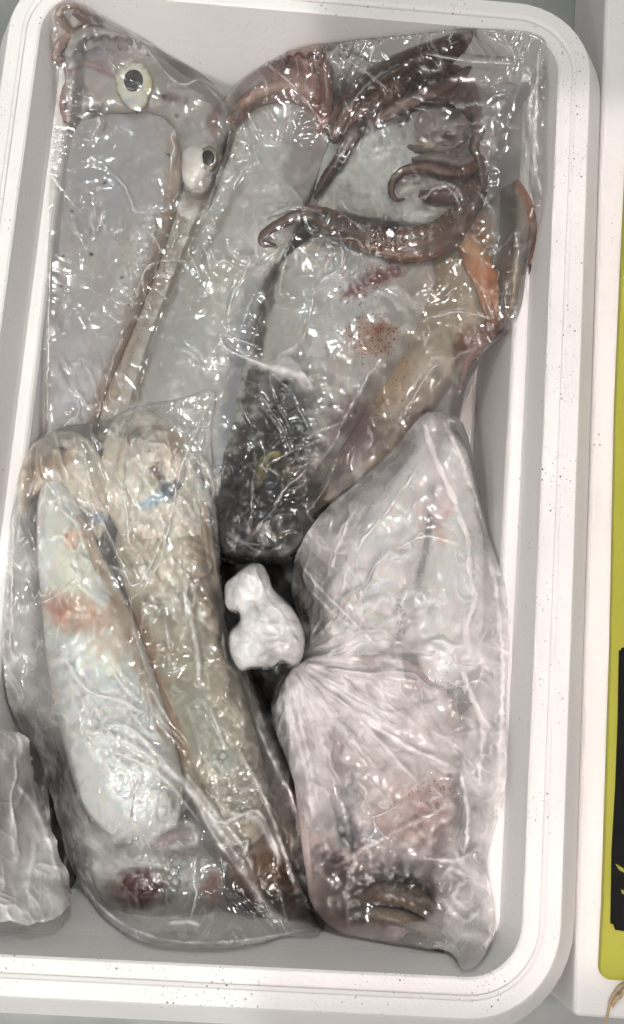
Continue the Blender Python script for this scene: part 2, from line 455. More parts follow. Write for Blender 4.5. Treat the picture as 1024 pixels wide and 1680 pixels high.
# ---- paint: skin pattern (pigment, ink stains) and painted valley shade, by place on the animal
def paint(px, py, base, marks, seed=0):
    C = np.tile(lin(*base), (len(px), 1)); S = np.zeros(len(px))
    wob = fbm(px / 26, py / 26, seed + 50, 4) - .5
    wob2 = fbm(px / 9, py / 9, seed + 90, 3) - .5
    C *= (1 + .22 * wob + .08 * wob2)[:, None]
    for mk in marks:
        if mk[0] == 'b':          # blob: cx cy rx ry angle colour strength [edge noise]
            _, cx, cy, rx, ry, a, col, k = mk[:8]
            nz = mk[8] if len(mk) > 8 else 1.0
            ca, sa = math.cos(math.radians(a)), math.sin(math.radians(a))
            dx, dy = px - cx, py - cy
            r = np.sqrt(((dx * ca + dy * sa) / rx) ** 2 + ((-dx * sa + dy * ca) / ry) ** 2)
            w = np.clip(1.35 - r + nz * (wob * 1.6 + wob2 * .8), 0, 1); w = w * w * (3 - 2 * w)
            C = C + (lin(*col) - C) * (w * k)[:, None]
        elif mk[0] == 's':        # stroke along a line
            _, line, wd, col, k = mk[:5]
            d, _, _, _ = poly_dist(px, py, smooth_open(line, 5), False)
            w = np.clip(1.3 - d / wd + wob * 1.5 + wob2 * 1.1, 0, 1); w = w * w * (3 - 2 * w)
            C = C + (lin(*col) - C) * (w * k)[:, None]
        elif mk[0] == 'c':        # chromatophore dots
            _, cx, cy, rx, ry, a, k = mk
            ca, sa = math.cos(math.radians(a)), math.sin(math.radians(a))
            dx, dy = px - cx, py - cy
            r = np.sqrt(((dx * ca + dy * sa) / rx) ** 2 + ((-dx * sa + dy * ca) / ry) ** 2)
            S = np.maximum(S, k * np.clip(1.6 - 1.2 * r + wob, 0, 1))
    return np.clip(1.14 * np.maximum(C, 0) ** 1.22, .002, .92), S

SHALLOW = .42
def pillow(name, outline, zb, h, base, marks=(), parent=None, step=3, flat=1.0, bumps=.0015, bscale=30, seed=1, mat=None, below=.6, edge_pow=1.45, lean=False, tiltx=0, tilty=0, grow=1, **kw):
    """soft closed body over a silhouette: domed top, flatter underside"""
    D = Domain(outline, step)
    u = poisson(D.I); u = np.sqrt(np.maximum(u, 0)); u /= u.max()
    u = 1 - (1 - u) ** flat
    ut = u ** edge_pow
    if h > .03:      # bodies pressed together: widest part high up, most of the bulk below it
        dz = h * (1 - SHALLOW); zb = zb + dz; h = h * SHALLOW; below = dz / h
    cx, cy = D.P.mean(0)
    zc = zb + tiltx * (D.X - cx) + tilty * (D.Y - cy)
    if lean: zc = np.maximum(zc, wall_at(D.X, D.Y) + .003)
    nb = (fbm(D.X / bscale, D.Y / bscale, seed, 4) - .5) * 2 * bumps * np.clip(u * 3, 0, 1)
    top = zc + h * ut + nb
    bot = zc - h * below * u
    x, y, zt, zl = D.take(D.X), D.take(D.Y), D.take(top), D.take(bot)
    zt = np.where(D.isring, D.take(zc), zt); zl = np.where(D.isring, D.take(zc), zl)
    zl = np.maximum(zl, -.1235)
    T = at(x, y, zt); n = len(T)
    # underside shares the outline; it is pulled straight down, not along the sight line
    Bt = T.copy(); Bt[:, 2] = np.minimum(zl, T[:, 2])
    V = np.vstack([T, Bt[~D.isring]])
    mp = np.arange(n); mp[~D.isring] = n + np.arange((~D.isring).sum())
    F = np.vstack([D.quads, mp[D.quads][:, ::-1]])
    px = np.concatenate([x, x[~D.isring]]); py = np.concatenate([y, y[~D.isring]])
    C, S = paint(px, py, base, marks, seed)
    splat(T, grow)
    return mesh(name, V, F, mat or FLESH, parent, attrs={'Col': C, 'speck': S}, **kw)

def tube(name, pts, base, marks=(), parent=None, na=16, flatz=.75, rough=.12, suckers=0, seed=3, mat=None, k=10, **kw):
    """tapering arm: pts of (px, py, z, half width in px)"""
    Q = smooth_open(pts, k)
    if mat is None: Q[:, 2] = np.maximum(Q[:, 2], wall_at(Q[:, 0], Q[:, 1]) + .0015 + Q[:, 3] * mpp() * flatz * .7)
    C = at(Q[:, 0], Q[:, 1], Q[:, 2]); R = np.maximum(Q[:, 3], .25) * mpp()
    T = np.gradient(C, axis=0); T /= np.linalg.norm(T, axis=1)[:, None] + 1e-12
    side = np.cross(T, np.array([0, 0, 1.])); side /= np.linalg.norm(side, axis=1)[:, None] + 1e-9
    up = np.cross(side, T)
    ang = np.linspace(0, 2 * np.pi, na, endpoint=False)
    L = np.concatenate([[0], np.cumsum(np.linalg.norm(np.diff(C, axis=0), axis=1))]) / mpp()
    A, LL = np.meshgrid(ang, L)
    wob = 1 + rough * (fbm(LL / 12, 6 * np.cos(A) + 40 + 3 * np.sin(A), seed, 3) - .5) * 2
    if suckers:
        wob = wob + suckers * np.clip(np.cos(LL / 2.4) * np.cos(A * 3), 0, 1)
    rr = R[:, None] * wob
    V = C[:, None] + (rr * np.cos(A))[..., None] * side[:, None] + (rr * np.sin(A) * flatz)[..., None] * up[:, None]
    m = len(C)
    V = np.vstack([V.reshape(-1, 3), C[:1], C[-1:]])
    i, j = np.meshgrid(np.arange(m - 1), np.arange(na), indexing='ij')
    a = i * na + j; b = i * na + (j + 1) % na
    F = [np.stack([a, b, b + na, a + na], -1).reshape(-1, 4)]
    jj = np.arange(na)
    F.append(np.stack([np.full(na, m * na), (jj + 1) % na, jj, jj], -1))
    F.append(np.stack([np.full(na, m * na + 1), (m - 1) * na + jj, (m - 1) * na + (jj + 1) % na, (m - 1) * na + (jj + 1) % na], -1))
    quads = F[0]
    tris = np.vstack([F[1][:, :3], F[2][:, :3]])
    allf = np.vstack([np.stack([quads[:, 0], quads[:, 1], quads[:, 2]], 1), np.stack([quads[:, 0], quads[:, 2], quads[:, 3]], 1), tris])
    px, py = proj(V)
    Cc, S = paint(px, py, base, marks, seed)
    Vd = V
    splat(Vd, 2)
    return mesh(name, V, allf, mat or FLESH, parent, attrs={'Col': Cc, 'speck': S}, **kw)

def sucker_row(parent, spots, col=(124, 102, 88)):
    """small ring-shaped suckers sitting on an arm"""
    VV, FF, n0 = [], [], 0
    for (x, y, r) in spots:
        z0 = float(sample_pile(np.array([x]), np.array([y]))[0])
        prof = [(1.0, -.4), (1.0, .25), (.8, .5), (.55, .35), (.35, -.05), (.02, -.1)]
        for (q, zz) in prof:
            for a in np.linspace(0, 2 * np.pi, 10, endpoint=False):
                VV.append(at(x + r * q * math.cos(a), y + r * q * math.sin(a), z0 + zz * r * mpp() * .9))
        for i in range(len(prof) - 1):
            for j in range(10):
                FF.append((n0 + i * 10 + j, n0 + (i + 1) * 10 + j, n0 + (i + 1) * 10 + (j + 1) % 10, n0 + i * 10 + (j + 1) % 10))
        n0 += len(prof) * 10
    VV = np.array(VV); px, py = proj(VV)
    C, S = paint(px, py, col, [], 5)
    splat(VV, 0)
    return mesh("suckers", VV, np.array(FF), FLESH, parent, attrs={'Col': C, 'speck': S}, kind='stuff')

def film(name, outline, edge, creases=(), wr=(), milk_glint=.06, milk_bright_marks=(), parent=None, step=1.6, lift=.0012, mat=None, seed=1, it=160, pleat=None, jag=1.5, seam=True, calm=None, edge_fn=None, **kw):
    """plastic draped over the pile: a membrane held up by what lies below, then creased"""
    D = Domain(outline, step, jag=jag, seed=seed)
    X, Y = D.X, D.Y
    obs = sample_pile(X, Y)
    for _ in range(2):
        obs = np.maximum.reduce([obs, np.roll(obs, 1, 0), np.roll(obs, -1, 0), np.roll(obs, 1, 1), np.roll(obs, -1, 1)])
    ob2 = obs.copy()
    for _ in range(3):
        ob2[1:-1, 1:-1] = .2 * (ob2[1:-1, 1:-1] + ob2[:-2, 1:-1] + ob2[2:, 1:-1] + ob2[1:-1, :-2] + ob2[1:-1, 2:])
    obs = ob2 + lift
    ez = np.full(X.shape, edge) if edge_fn is None else edge_fn(X, Y)
    base = np.maximum(obs, ez)
    fix = ~D.I
    # coarse start so the sheet spans the hollows
    c = 4
    oc, fc, hc = obs[::c, ::c], fix[::c, ::c], base[::c, ::c].copy()
    for _ in range(it):
        hc = np.where(fc, hc, np.maximum(oc, relax(hc, fc, 0, 1)))
    yy, xx = np.arange(X.shape[0]) / c, np.arange(X.shape[1]) / c
    iy = np.clip(yy.astype(int), 0, hc.shape[0] - 2); ix = np.clip(xx.astype(int), 0, hc.shape[1] - 2)
    ty = np.clip(yy - iy, 0, 1)[:, None]; tx = np.clip(xx - ix, 0, 1)[None]
    h = (hc[iy][:, ix] * (1 - tx) + hc[iy][:, ix + 1] * tx) * (1 - ty) + (hc[iy + 1][:, ix] * (1 - tx) + hc[iy + 1][:, ix + 1] * tx) * ty
    h = np.where(fix, base, np.maximum(h, obs))
    for _ in range(60):
        h = np.where(fix, h, np.maximum(obs, relax(h, fix, 0, 1)))
    din, _, _, _ = poly_dist(X.ravel(), Y.ravel(), D.P[::2]); din = din.reshape(X.shape)
    infade = np.clip(din / 10, 0, 1)
    fold = np.zeros(X.shape); wht = np.zeros(X.shape)
    for (ang, along, across, amp, p, sd) in wr:
        a = math.radians(ang); wx = X + 26 * (fbm(X / 90, Y / 90, sd + 5, 2) - .5) * 2; wy = Y + 26 * (fbm(X / 90, Y / 90, sd + 11, 2) - .5) * 2
        U = wx * math.cos(a) + wy * math.sin(a); Vv = -wx * math.sin(a) + wy * math.cos(a)
        r = ridged(U / along, Vv / across, sd, p) * np.clip(2.4 * fbm(X / 70, Y / 70, sd + 21, 2) - .6, 0, 1.3)
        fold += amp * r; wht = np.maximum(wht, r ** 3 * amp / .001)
    if calm:
        ca, sa = math.cos(math.radians(calm[4])), math.sin(math.radians(calm[4])); dx, dy = X - calm[0], Y - calm[1]
        cf = 1 - .75 * np.clip(1.4 - np.sqrt(((dx * ca + dy * sa) / calm[2]) ** 2 + ((-dx * sa + dy * ca) / calm[3]) ** 2), 0, 1)
        fold *= cf; wht *= cf
    if pleat:
        for (kx, ky, nfold, amp, r0, r1, sd) in pleat:
            th = np.arctan2(Y - ky, X - kx); rr = np.hypot(X - kx, Y - ky)
            th = th + .42 * (fbm(X / 75, Y / 75, sd, 3) - .5)
            r = ridged(th * nfold, rr / 160 + 7, sd, 2)
            fold += amp * r * np.clip(rr / r0, .25, 1) * np.clip((r1 - rr) / (r1 * .5), 0, 1)
    mk = milk_glint * np.ones(X.shape) + .16 * np.clip(wht, 0, 1.5) * (.4 + vnoise(X / 17, Y / 17, 9)) + 55 * np.clip(fold, 0, .004) * (.15 + 4 * milk_glint)  # base milkiness, plus ridge tops whitened as painted glints
    for (pts, hh, ww, mm) in creases:
        Q = smooth_open(pts, 6)
        x0, y0 = Q.min(0) - 5 * ww - 4; x1, y1 = Q.max(0) + 5 * ww + 4
        s = (X > x0) & (X < x1) & (Y > y0) & (Y < y1)
        if not s.any(): continue
        wjx = 2.2 * (fbm(X[s] / 11, Y[s] / 11, 31, 2) - .5) * 2
        d, _, _, t = poly_dist(X[s] + wjx, Y[s] + wjx * .6, Q, False)
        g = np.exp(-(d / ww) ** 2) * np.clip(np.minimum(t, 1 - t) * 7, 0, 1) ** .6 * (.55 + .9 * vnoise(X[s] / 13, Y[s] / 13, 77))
        fold[s] += .6 * hh * g; mk[s] += 2.6 * mm * g ** 2  # whitens the crease line in place of the glint a fold would catch
    if seam:
        g = np.exp(-((din - 3.5) / 2.2) ** 2)
        fold += .0004 * g; mk += .05 * g
    for (cx, cy, rx, ry, a, val) in milk_bright_marks:
        ca, sa = math.cos(math.radians(a)), math.sin(math.radians(a)); dx, dy = X - cx, Y - cy
        r = np.sqrt(((dx * ca + dy * sa) / rx) ** 2 + ((-dx * sa + dy * ca) / ry) ** 2)
        w = np.clip(1.5 - r + (fbm(X / 40, Y / 40, 5, 4) - .5) * 1.2, 0, 1); mk += val * w * w * (3 - 2 * w)
    mk = np.clip(mk, 0, .92)
    h = h + fold * (.35 + .65 * infade)
    x, y, z = D.take(X), D.take(Y), D.take(h)
    V = at(x, y, z)
    splat(V, 1)
    return mesh(name, V, D.quads, mat or FILM, parent, attrs={'milk_glint': D.take(mk)}, **kw)

def box_mesh(name, px_quad, z0, z1, mat, parent=None, bevel=.002, **kw):
    import bmesh
    bm = bmesh.new()
    lo = [bm.verts.new(Vector(at(x, y, z1)) * 1.0) for x, y in px_quad]
    for v in lo: pass
    f = bm.faces.new(lo)
    r = bmesh.ops.extrude_face_region(bm, geom=[f])
    for v in r['geom']:
        if isinstance(v, bmesh.types.BMVert): v.co.z = z0
    bmesh.ops.recalc_face_normals(bm, faces=bm.faces)
    bmesh.ops.bevel(bm, geom=list(bm.edges), offset=bevel, segments=3, affect='EDGES', profile=.5)
    me = bpy.data.meshes.new(name); bm.to_mesh(me); bm.free()
    me.materials.append(mat)
    for p in me.polygons: p.use_smooth = False
    o = bpy.data.objects.new(name, me); scene.collection.objects.link(o)
    if parent is not None:
        o.parent = parent; o.location = -Vector(parent.location)
    prop(o, **kw); return o

# ================================================================== SETTING
tb = mesh("table", at([-900, 1900, 1900, -900], [2300, 2300, -900, -900], [-.145] * 4), [[0, 1, 2, 3]], TABLE, smooth=False, kind='structure')

# ------------------------------------------------------------------ foam box
corners = [at(-136, 1560, 0), at(859, 1614, 0), at(921, 54, 0), at(76, -16, 0)]   # inner rim edge, counter-clockwise from above
corners = [c[:2] for c in corners]

def rounded_quad(cs, r, off, nseg=10, nside=24):
    """perimeter of the quad pushed outward by off, corners rounded"""
    cs = np.array(cs); n = 4; pts = []; longw = []
    ctr = cs.mean(0)
    for i in range(n):
        p, a, b = cs[i], cs[i - 1], cs[(i + 1) % n]
        e0 = (p - a) / np.linalg.norm(p - a); e1 = (b - p) / np.linalg.norm(b - p)
        n0 = np.array([e0[1], -e0[0]]); n1 = np.array([e1[1], -e1[0]])
        c = p - e0 * r + e1 * r * 1.0            # centre of the corner arc
        c = p - n0 * r - n1 * r
        a0, a1 = math.atan2(n0[1], n0[0]), math.atan2(n1[1], n1[0])
        if a1 < a0: a1 += 2 * math.pi
        for t in np.linspace(0, 1, nseg + 1):
            an = a0 + (a1 - a0) * t
            pts.append(c + (r + off) * np.array([math.cos(an), math.sin(an)]))
            w0 = abs(n0[0]) > .7; w1 = abs(n1[0]) > .7
            longw.append((1 - t) * w0 + t * w1)
        # straight side
        q = cs[(i + 1) % n]; e2 = (cs[(i + 2) % n] - q); e2 /= np.linalg.norm(e2)
        n2 = np.array([e2[1], -e2[0]]); cn = q - n1 * r - n2 * r
        s0, s1 = c + (r + off) * n1, cn + (r + off) * n1
        for t in np.linspace(0, 1, nside + 1)[1:-1]:
            pts.append(s0 + (s1 - s0) * t); longw.append(1.0 if abs(n1[0]) > .7 else 0.0)
    return np.array(pts), np.array(longw)

def sweep(name, prof, mat, parent, cap=False, smooth=False, r=.034, **kw):
    """prof: list of (offset, offset change on the long sides, z, z change on long sides)"""
    rings = []
    for (o, dl, z, dz) in prof:
        p, lw = rounded_quad(corners, r, 0)
        p2, _ = rounded_quad(corners, r, o)
        lw = np.clip(lw * 1.6 - .6, 0, 1)
        p3, _ = rounded_quad(corners, r, o + dl)
        q = p2 + (p3 - p2) * lw[:, None]
        rings.append(np.column_stack([q, z + dz * lw]))
    m, n = len(rings), len(rings[0])
    V = np.vstack(rings)
    i, j = np.meshgrid(np.arange(m - 1), np.arange(n), indexing='ij')
    a = i * n + j; b = i * n + (j + 1) % n
    F = np.stack([a, b, b + n, a + n], -1).reshape(-1, 4)
    if cap:
        V = np.vstack([V, rings[0].mean(0)])
        c = len(V) - 1; jj = np.arange(n)
        # one triangle fan written as quads sharing the centre
        tri = np.stack([np.full(n, c), (jj + 1) % n, jj], 1)
        F3 = np.vstack([np.stack([F[:, 0], F[:, 1], F[:, 2]], 1), np.stack([F[:, 0], F[:, 2], F[:, 3]], 1), tri])
        return mesh(name, V, F3, mat, parent, smooth=smooth, **kw)
    return mesh(name, V, F, mat, parent, smooth=smooth, **kw)

box = thing("foam_box", "open white foam box holding the bagged squid, with a grooved rim", "foam box", (0, 0, -.14))
INNER = []
for o_short, o_long, z in ((-.032, -.032, -.122), (-.0085, -.0190, -.0385), (-.0080, -.0176, -.0360), (-.0078, -.0160, -.0348), (-.0076, -.0088, -.0342), (-.0066, -.0074, -.0300), (-.0006, -.0006, -.0012)):
    INNER.append((o_short, o_long - o_short, z, 0))
sweep("box_floor", [(-.034, 0, -.125, 0), (-.032, 0, -.122, 0)], FOAM, box, cap=True)
sweep("box_wall", INNER, FOAM, box)
sweep("rim", [(-.0006, 0, -.0012, 0), (.0008, 0, 0, 0), (.0078, 0, 0, 0), (.0082, 0, -.0022, 0), (.0096, 0, -.0022, 0), (.0100, 0, -.0004, 0),
              (.0118, 0, .0003, 0), (.0126, 0, .0011, 0), (.0218, 0, .0011, 0), (.0228, 0, .0, 0)], FOAM_RIM, box)
sweep("outer_wall", [(.0228, 0, .0, 0), (.0240, 0, -.002, 0), (.0365, 0, -.026, 0), (.0372, 0, -.030, 0), (.030, 0, -.144, 0)], FOAM, box)

for pts in ([(853, 968, -.0325, 1), (852, 976, -.0325, 2.4), (851, 986, -.0325, 1)], [(851, 1016, -.0325, 1), (850, 1030, -.0325, 1.8), (849, 1052, -.0325, 1)], [(872, 432, -.0325, 1), (870, 440, -.0325, 2), (868, 450, -.0325, .8)], [(66, 236, -.0325, .8), (62, 256, -.0325, 2.2), (59, 276, -.0325, .8)]):
    tube("scuff", pts, (70, 62, 56), parent=box, seed=2, mat=INK, flatz=.4)

# neighbouring box and the yellow-green board at the right
nb = thing("foam_box", "plain white foam box top at the right, carrying a yellow-green board", "foam box", at(1100, 800, -.14))
box_mesh("lid", [(941, 1668), (1500, 1704), (1500, -300), (1003, -300)], -.143, -.026, FOAM, nb, bevel=.004)
bd = thing("board", "yellow-green plastic board with rounded corner and black inset on the right box", "board", at(1100, 900, -.026))
def rpoly(pts, z, z1, name, mat, parent, k=6):
    P = at(np.array([p[0] for p in pts]), np.array([p[1] for p in pts]), z1)
    n = len(P); lo = P.copy(); lo[:, 2] = z
    c = P.mean(0)
    ins = P + (c - P) * .012; ins[:, 2] = z1; P2 = P.copy(); P2[:, 2] = z1 - .0012
    V = np.vstack([lo, P2, ins, [c]])
    F = []
    for i in range(n):
        j = (i + 1) % n
        for r in (0, 1):
            a, b, cc, d = r * n + i, r * n + j, (r + 1) * n + j, (r + 1) * n + i
            F += [(a, b, cc), (a, cc, d)]
        F.append((2 * n + i, 2 * n + j, 3 * n))
    return mesh(name, V, np.array(F), mat, parent, smooth=False)
arc = [(1004 + 19 * math.cos(a), 1586 + 22 * math.sin(a)) for a in np.linspace(math.pi, math.pi / 2, 8)]
rpoly(arc + [(1400, 1640), (1440, 250), (1029, 250), (1021, 420), (1011, 656), (1003, 1060), (990, 1480)], -.0255, -.020, "plate", GREEN, bd)
inset = [(1004, 1395), (1002, 1515), (1007, 1517), (1010, 1526), (1035, 1530), (1300, 1540), (1320, 1068), (1021, 1062), (1019, 1066), (1016, 1067), (1014, 1180), (1010, 1290)]
rpoly(inset, -.0205, -.0188, "inset", BLACK, bd)
for pts in ([(1010, 1417), (1022, 1424), (1028, 1434), (1016, 1427)], [(1019, 1459), (1030, 1464), (1030, 1470), (1021, 1466)]):
    rpoly(pts, -.019, -.0183, "mark", GREEN, bd)
tube("string", [(993, 1690, -.0245, 1.5), (998, 1660, -.0245, 1.7), (1003, 1640, -.0235, 2), (1012, 1625, -.0240, 2.0), (1024, 1614, -.0245, 1.7), (1050, 1605, -.0245, 1.6)],
     (196, 172, 146), seed=4, rough=.4, mat=TWINE, label="frayed tan string lying on the right foam box below the yellow-green board", cat="string")
tube("string", [(1004, 1652, -.0230, 1.8), (1012, 1638, -.0225, 3.4), (1018, 1634, -.0230, 3.0), (1030, 1620, -.0240, 1.8), (1060, 1625, -.0245, 1.4)],
     (186, 160, 130), seed=9, rough=.5, mat=TWINE, label="knotted bit of tan string crossing the longer string, bottom right", cat="string")

def wall_to_pile():
    pr = np.array(INNER + [(.0008, 0, 0, 0), (.022, 0, .001, 0)])
    t = np.linspace(0, len(pr) - 1, 160)
    for tt in t:
        i = min(int(tt), len(pr) - 2); q = pr[i] + (pr[i + 1] - pr[i]) * (tt - i)
        p2, lw = rounded_quad(corners, .034, q[0], 30, 500); p3, _ = rounded_quad(corners, .034, q[0] + q[1], 30, 500)
        lw = np.clip(lw * 1.6 - .6, 0, 1)
        splat(np.column_stack([p2 + (p3 - p2) * lw[:, None], np.full(len(p2), q[2])]), 1)
wall_to_pile()
WALL = PILE.copy()
for _ in range(6):
    WALL[1:-1, 1:-1] = .2 * (WALL[1:-1, 1:-1] + WALL[:-2, 1:-1] + WALL[2:, 1:-1] + WALL[1:-1, :-2] + WALL[1:-1, 2:])

def wall_at(X, Y):
    global PILE
    keep = PILE; PILE = WALL; r = sample_pile(X, Y); PILE = keep
    return r

# ================================================================== SQUID
GR = "squid packed in the foam box"
pillow("ink_pool", [(345, 840), (430, 860), (520, 860), (530, 960), (500, 1060), (480, 1150), (440, 1180), (400, 1130), (350, 1060), (335, 940)], -.112, .006,
       (14, 13, 14), step=6, mat=INK, below=.3, bumps=.003, label="black ink pooled in the gap between the bags", cat="ink puddle")
pillow("ink_pool", [(70, 1180), (100, 1240), (120, 1320), (130, 1420), (110, 1460), (90, 1400), (78, 1290)], -.108, .005, (26, 24, 24), step=6, mat=INK, below=.3,
       bumps=.002, label="dark ink pooled at the left beside the crumpled white bag", cat="ink puddle")

# --- first squid: grey mantle, gold-ringed eye, top left
s1 = thing("squid", "grey squid at top left with a gold-ringed eye", "squid", at(190, 400, -.12), GR)
pillow("fin", [(292, 235), (350, 290), (340, 375), (290, 500), (244, 620), (214, 710), (170, 770), (110, 770), (130, 690), (190, 560), (240, 430)], -.066, .006,
       (184, 178, 171), [('s', [(352, 300), (296, 470), (222, 660)], 4, (116, 92, 76), .8), ('s', [(270, 400), (218, 540), (150, 700)], 8, (178, 156, 138), .6), ('s', [(310, 330), (262, 470), (190, 650)], 7, (154, 146, 136), .5), ('c', 250, 480, 60, 200, 20, .12)], s1, seed=11, below=2)
pillow("mantle", [(98, 205), (180, 172), (262, 178), (300, 208), (300, 300), (272, 400), (226, 520), (176, 640), (148, 740), (110, 775), (74, 720), (78, 560), (84, 400), (88, 290)], -.086, .044,
       (188, 185, 185), [('b', 180, 290, 70, 90, 0, (180, 181, 186), .7), ('b', 118, 600, 30, 110, 5, (192, 192, 197), .7), ('s', [(290, 230), (272, 380), (206, 560), (150, 700)], 16, (180, 164, 150), .7),
                         ('b', 180, 470, 60, 70, 0, (184, 180, 174), .5), ('s', [(82, 300), (80, 500), (77, 700)], 4, (150, 140, 124), .6), ('b', 208, 400, 12, 60, 0, (186, 182, 172), .5), ('b', 277, 254, 5, 2.5, 20, (44, 40, 38), .9, .3), ('b', 150, 417, 4, 3, 30, (44, 40, 38), .9, .3), ('b', 118, 346, 4, 2.5, 0, (44, 40, 38), .9, .3), ('b', 190, 384, 3, 3, 0, (44, 40, 38), .9, .3), ('b', 100, 470, 3, 2, 0, (44, 40, 38), .9, .3), ('b', 172, 300, 5, 2, -30, (44, 40, 38), .9, .3), ('b', 200, 455, 3.5, 2.5, 0, (44, 40, 38), .9, .3), ('b', 104, 420, 3, 2, 0, (44, 40, 38), .9, .3), ('b', 140, 540, 3, 2, 0, (44, 40, 38), .9, .3), ('b', 108, 250, 5, 3, 60, (44, 40, 38), .9, .3), ('b', 99, 285, 7, 4, 70, (44, 40, 38), .9, .3), ('b', 212, 500, 3, 2, 0, (44, 40, 38), .9, .3)], s1, seed=12, flat=2.0, step=2)
pillow("head", [(108, 150), (106, 85), (134, 44), (190, 52), (250, 80), (300, 122), (352, 148), (376, 185), (370, 230), (350, 305), (312, 316), (296, 250), (270, 195), (180, 188), (114, 205)], -.074, .034,
       (186, 180, 177), [('b', 150, 85, 48, 24, -20, (164, 164, 174), .8), ('b', 275, 160, 26, 9, 20, (110, 84, 76), .7), ('b', 190, 100, 50, 16, 10, (152, 136, 130), .5), ('b', 150, 182, 26, 9, -20, (112, 104, 104), .7),
                         ('b', 352, 195, 12, 34, 10, (140, 106, 96), .7), ('b', 310, 215, 34, 26, 0, (172, 172, 168), .6), ('b', 258, 130, 40, 30, 20, (160, 152, 150), .5), ('s', [(100, 120), (150, 110), (215, 140)], 4, (152, 116, 112), .5),
                         ('s', [(225, 182), (228, 200), (234, 206)], 2.5, (60, 50, 46), .9), ('b', 198, 76, 3, 3, 0, (50, 44, 42), .9, .2), ('b', 268, 158, 5, 4, 0, (64, 40, 38), .9, .3), ('b', 290, 190, 5, 3, 30, (70, 60, 56), .8, .3), ('b', 245, 90, 5, 3, 0, (70, 60, 56), .8, .3)], s1, seed=13, flat=1.6, lean=True, bumps=.005, bscale=36)
pillow("cheek", [(300, 250), (318, 228), (345, 232), (352, 262), (340, 292), (318, 312), (300, 294)], -.050, .012, (230, 225, 221), [('b', 330, 235, 20, 8, 0, (170, 185, 178), .6), ('b', 350, 250, 12, 10, 0, (150, 110, 100), .6)], s1, step=2, seed=14)
tube("arm", [(148, 26, -.035, 2), (135, 12, -.03, 4), (104, 12, -.03, 6), (98, 30, -.034, 7), (128, 60, -.042, 9), (160, 66, -.05, 11), (190, 72, -.055, 13)], (178, 160, 152), [], s1, seed=15, suckers=.12)
tube("arm", [(150, 48, -.04, 3), (140, 30, -.036, 6), (125, 22, -.035, 7), (142, 42, -.037, 7), (110, 60, -.044, 8), (94, 84, -.046, 8), (96, 96, -.047, 8), (128, 100, -.042, 7), (170, 112, -.042, 5)], (172, 152, 146), [], s1, seed=16, suckers=.12)
tube("arm", [(94, 100, -.05, 3), (104, 106, -.046, 5), (130, 112, -.044, 5), (110, 140, -.05, 6), (103, 170, -.05, 6), (108, 200, -.055, 4)], (160, 138, 134), [], s1, seed=17, suckers=.12)

def eye(parent, cx, cy, z, rx, ry, ang, irisc, ring=True, pup=(0, -6, 17, 19), seed=1, prof=None):
    na, nr = 40, 12
    ca, sa = math.cos(math.radians(ang)), math.sin(math.radians(ang))
    V = []; r_ = np.linspace(0, 1, nr)
    for r in r_:
        zz = z + .0020 * math.sqrt(max(0, 1 - r ** 2)) + (.0009 * math.exp(-((r - .78) / .14) ** 2) if ring else 0)
        for a in np.linspace(0, 2 * math.pi, na, endpoint=False):
            w = 1 + .05 * math.sin(3 * a + seed) + .03 * math.sin(7 * a) * (1 + math.sin(2 * a))
            x, y = rx * r * w * math.cos(a), ry * r * w * math.sin(a)
            V.append(at(cx + x * ca - y * sa, cy + x * sa + y * ca, zz))
    for a in np.linspace(0, 2 * math.pi, na, endpoint=False):
        V.append(at(cx + rx * math.cos(a) * ca - ry * math.sin(a) * sa, cy + rx * math.cos(a) * sa + ry * math.sin(a) * ca, z - .006))
    V = np.array(V); m = nr + 1
    i, j = np.meshgrid(np.arange(m - 1), np.arange(na), indexing='ij')
    a = i * na + j; b = i * na + (j + 1) % na
    F = np.stack([a, a + na, b + na, b], -1).reshape(-1, 4)
    px, py = proj(V)
    C, S = paint(px, py, irisc, [('b', cx - 8, cy + 26, 18, 7, 0, (190, 196, 214), .8), ('b', cx + 24, cy + 10, 7, 22, 10, (216, 206, 150), .8), ('b', cx - 24, cy + 10, 6, 20, 0, (214, 214, 188), .7)] if ring else [], seed)
    rr_ = np.concatenate([np.repeat(r_, na), np.ones(na)])
    wr_ = np.clip((rr_ - .80 + .3 * (fbm(px / 7, py / 7, seed + 70, 3) - .5)) / .2, 0, 1)[:, None]
    C = C * (1 - wr_ * .75) + lin(128, 118, 112) * wr_ * .75
    C = C * (.86 + .28 * fbm(px / 5, py / 5, seed + 71, 3))[:, None]
    e = mesh("eye", V, F, FLESH, parent, attrs={'Col': C, 'speck': S})
    splat(V, 1)
    ox, oy, prx, pry = pup
    V = []; zc = z + .0017
    for t in np.linspace(0, math.pi, 12):
        for a in np.linspace(0, 2 * math.pi, 24, endpoint=False):
            V.append(at(cx + ox + prx * math.sin(t) * math.cos(a), cy + oy + pry * math.sin(t) * math.sin(a), zc + .0010 * math.cos(t)))
    V = np.array(V)
    i, j = np.meshgrid(np.arange(11), np.arange(24), indexing='ij')
    a = i * 24 + j; b = i * 24 + (j + 1) % 24
    F = np.stack([a, a + 24, b + 24, b], -1).reshape(-1, 4)
    px, py = proj(V)
    C, S = paint(px, py, (42, 42, 44), [('b', cx + ox, cy + oy + pry * .25, prx * .8, 3, -10, (120, 118, 112), .8, .3)] if ring else [], seed)
    p_ = mesh("pupil", V, F, FLESH, e, attrs={'Col': C, 'speck': S})
    splat(V, 1)
    return e
eye(s1, 220, 140, -.0395, 31, 41, -8, (224, 223, 212), True, (-1, -8, 16, 19), 3)
eye(s1, 340, 259, -.0405, 17, 20, 10, (172, 160, 150), False, (1, 0, 11, 13), 5)

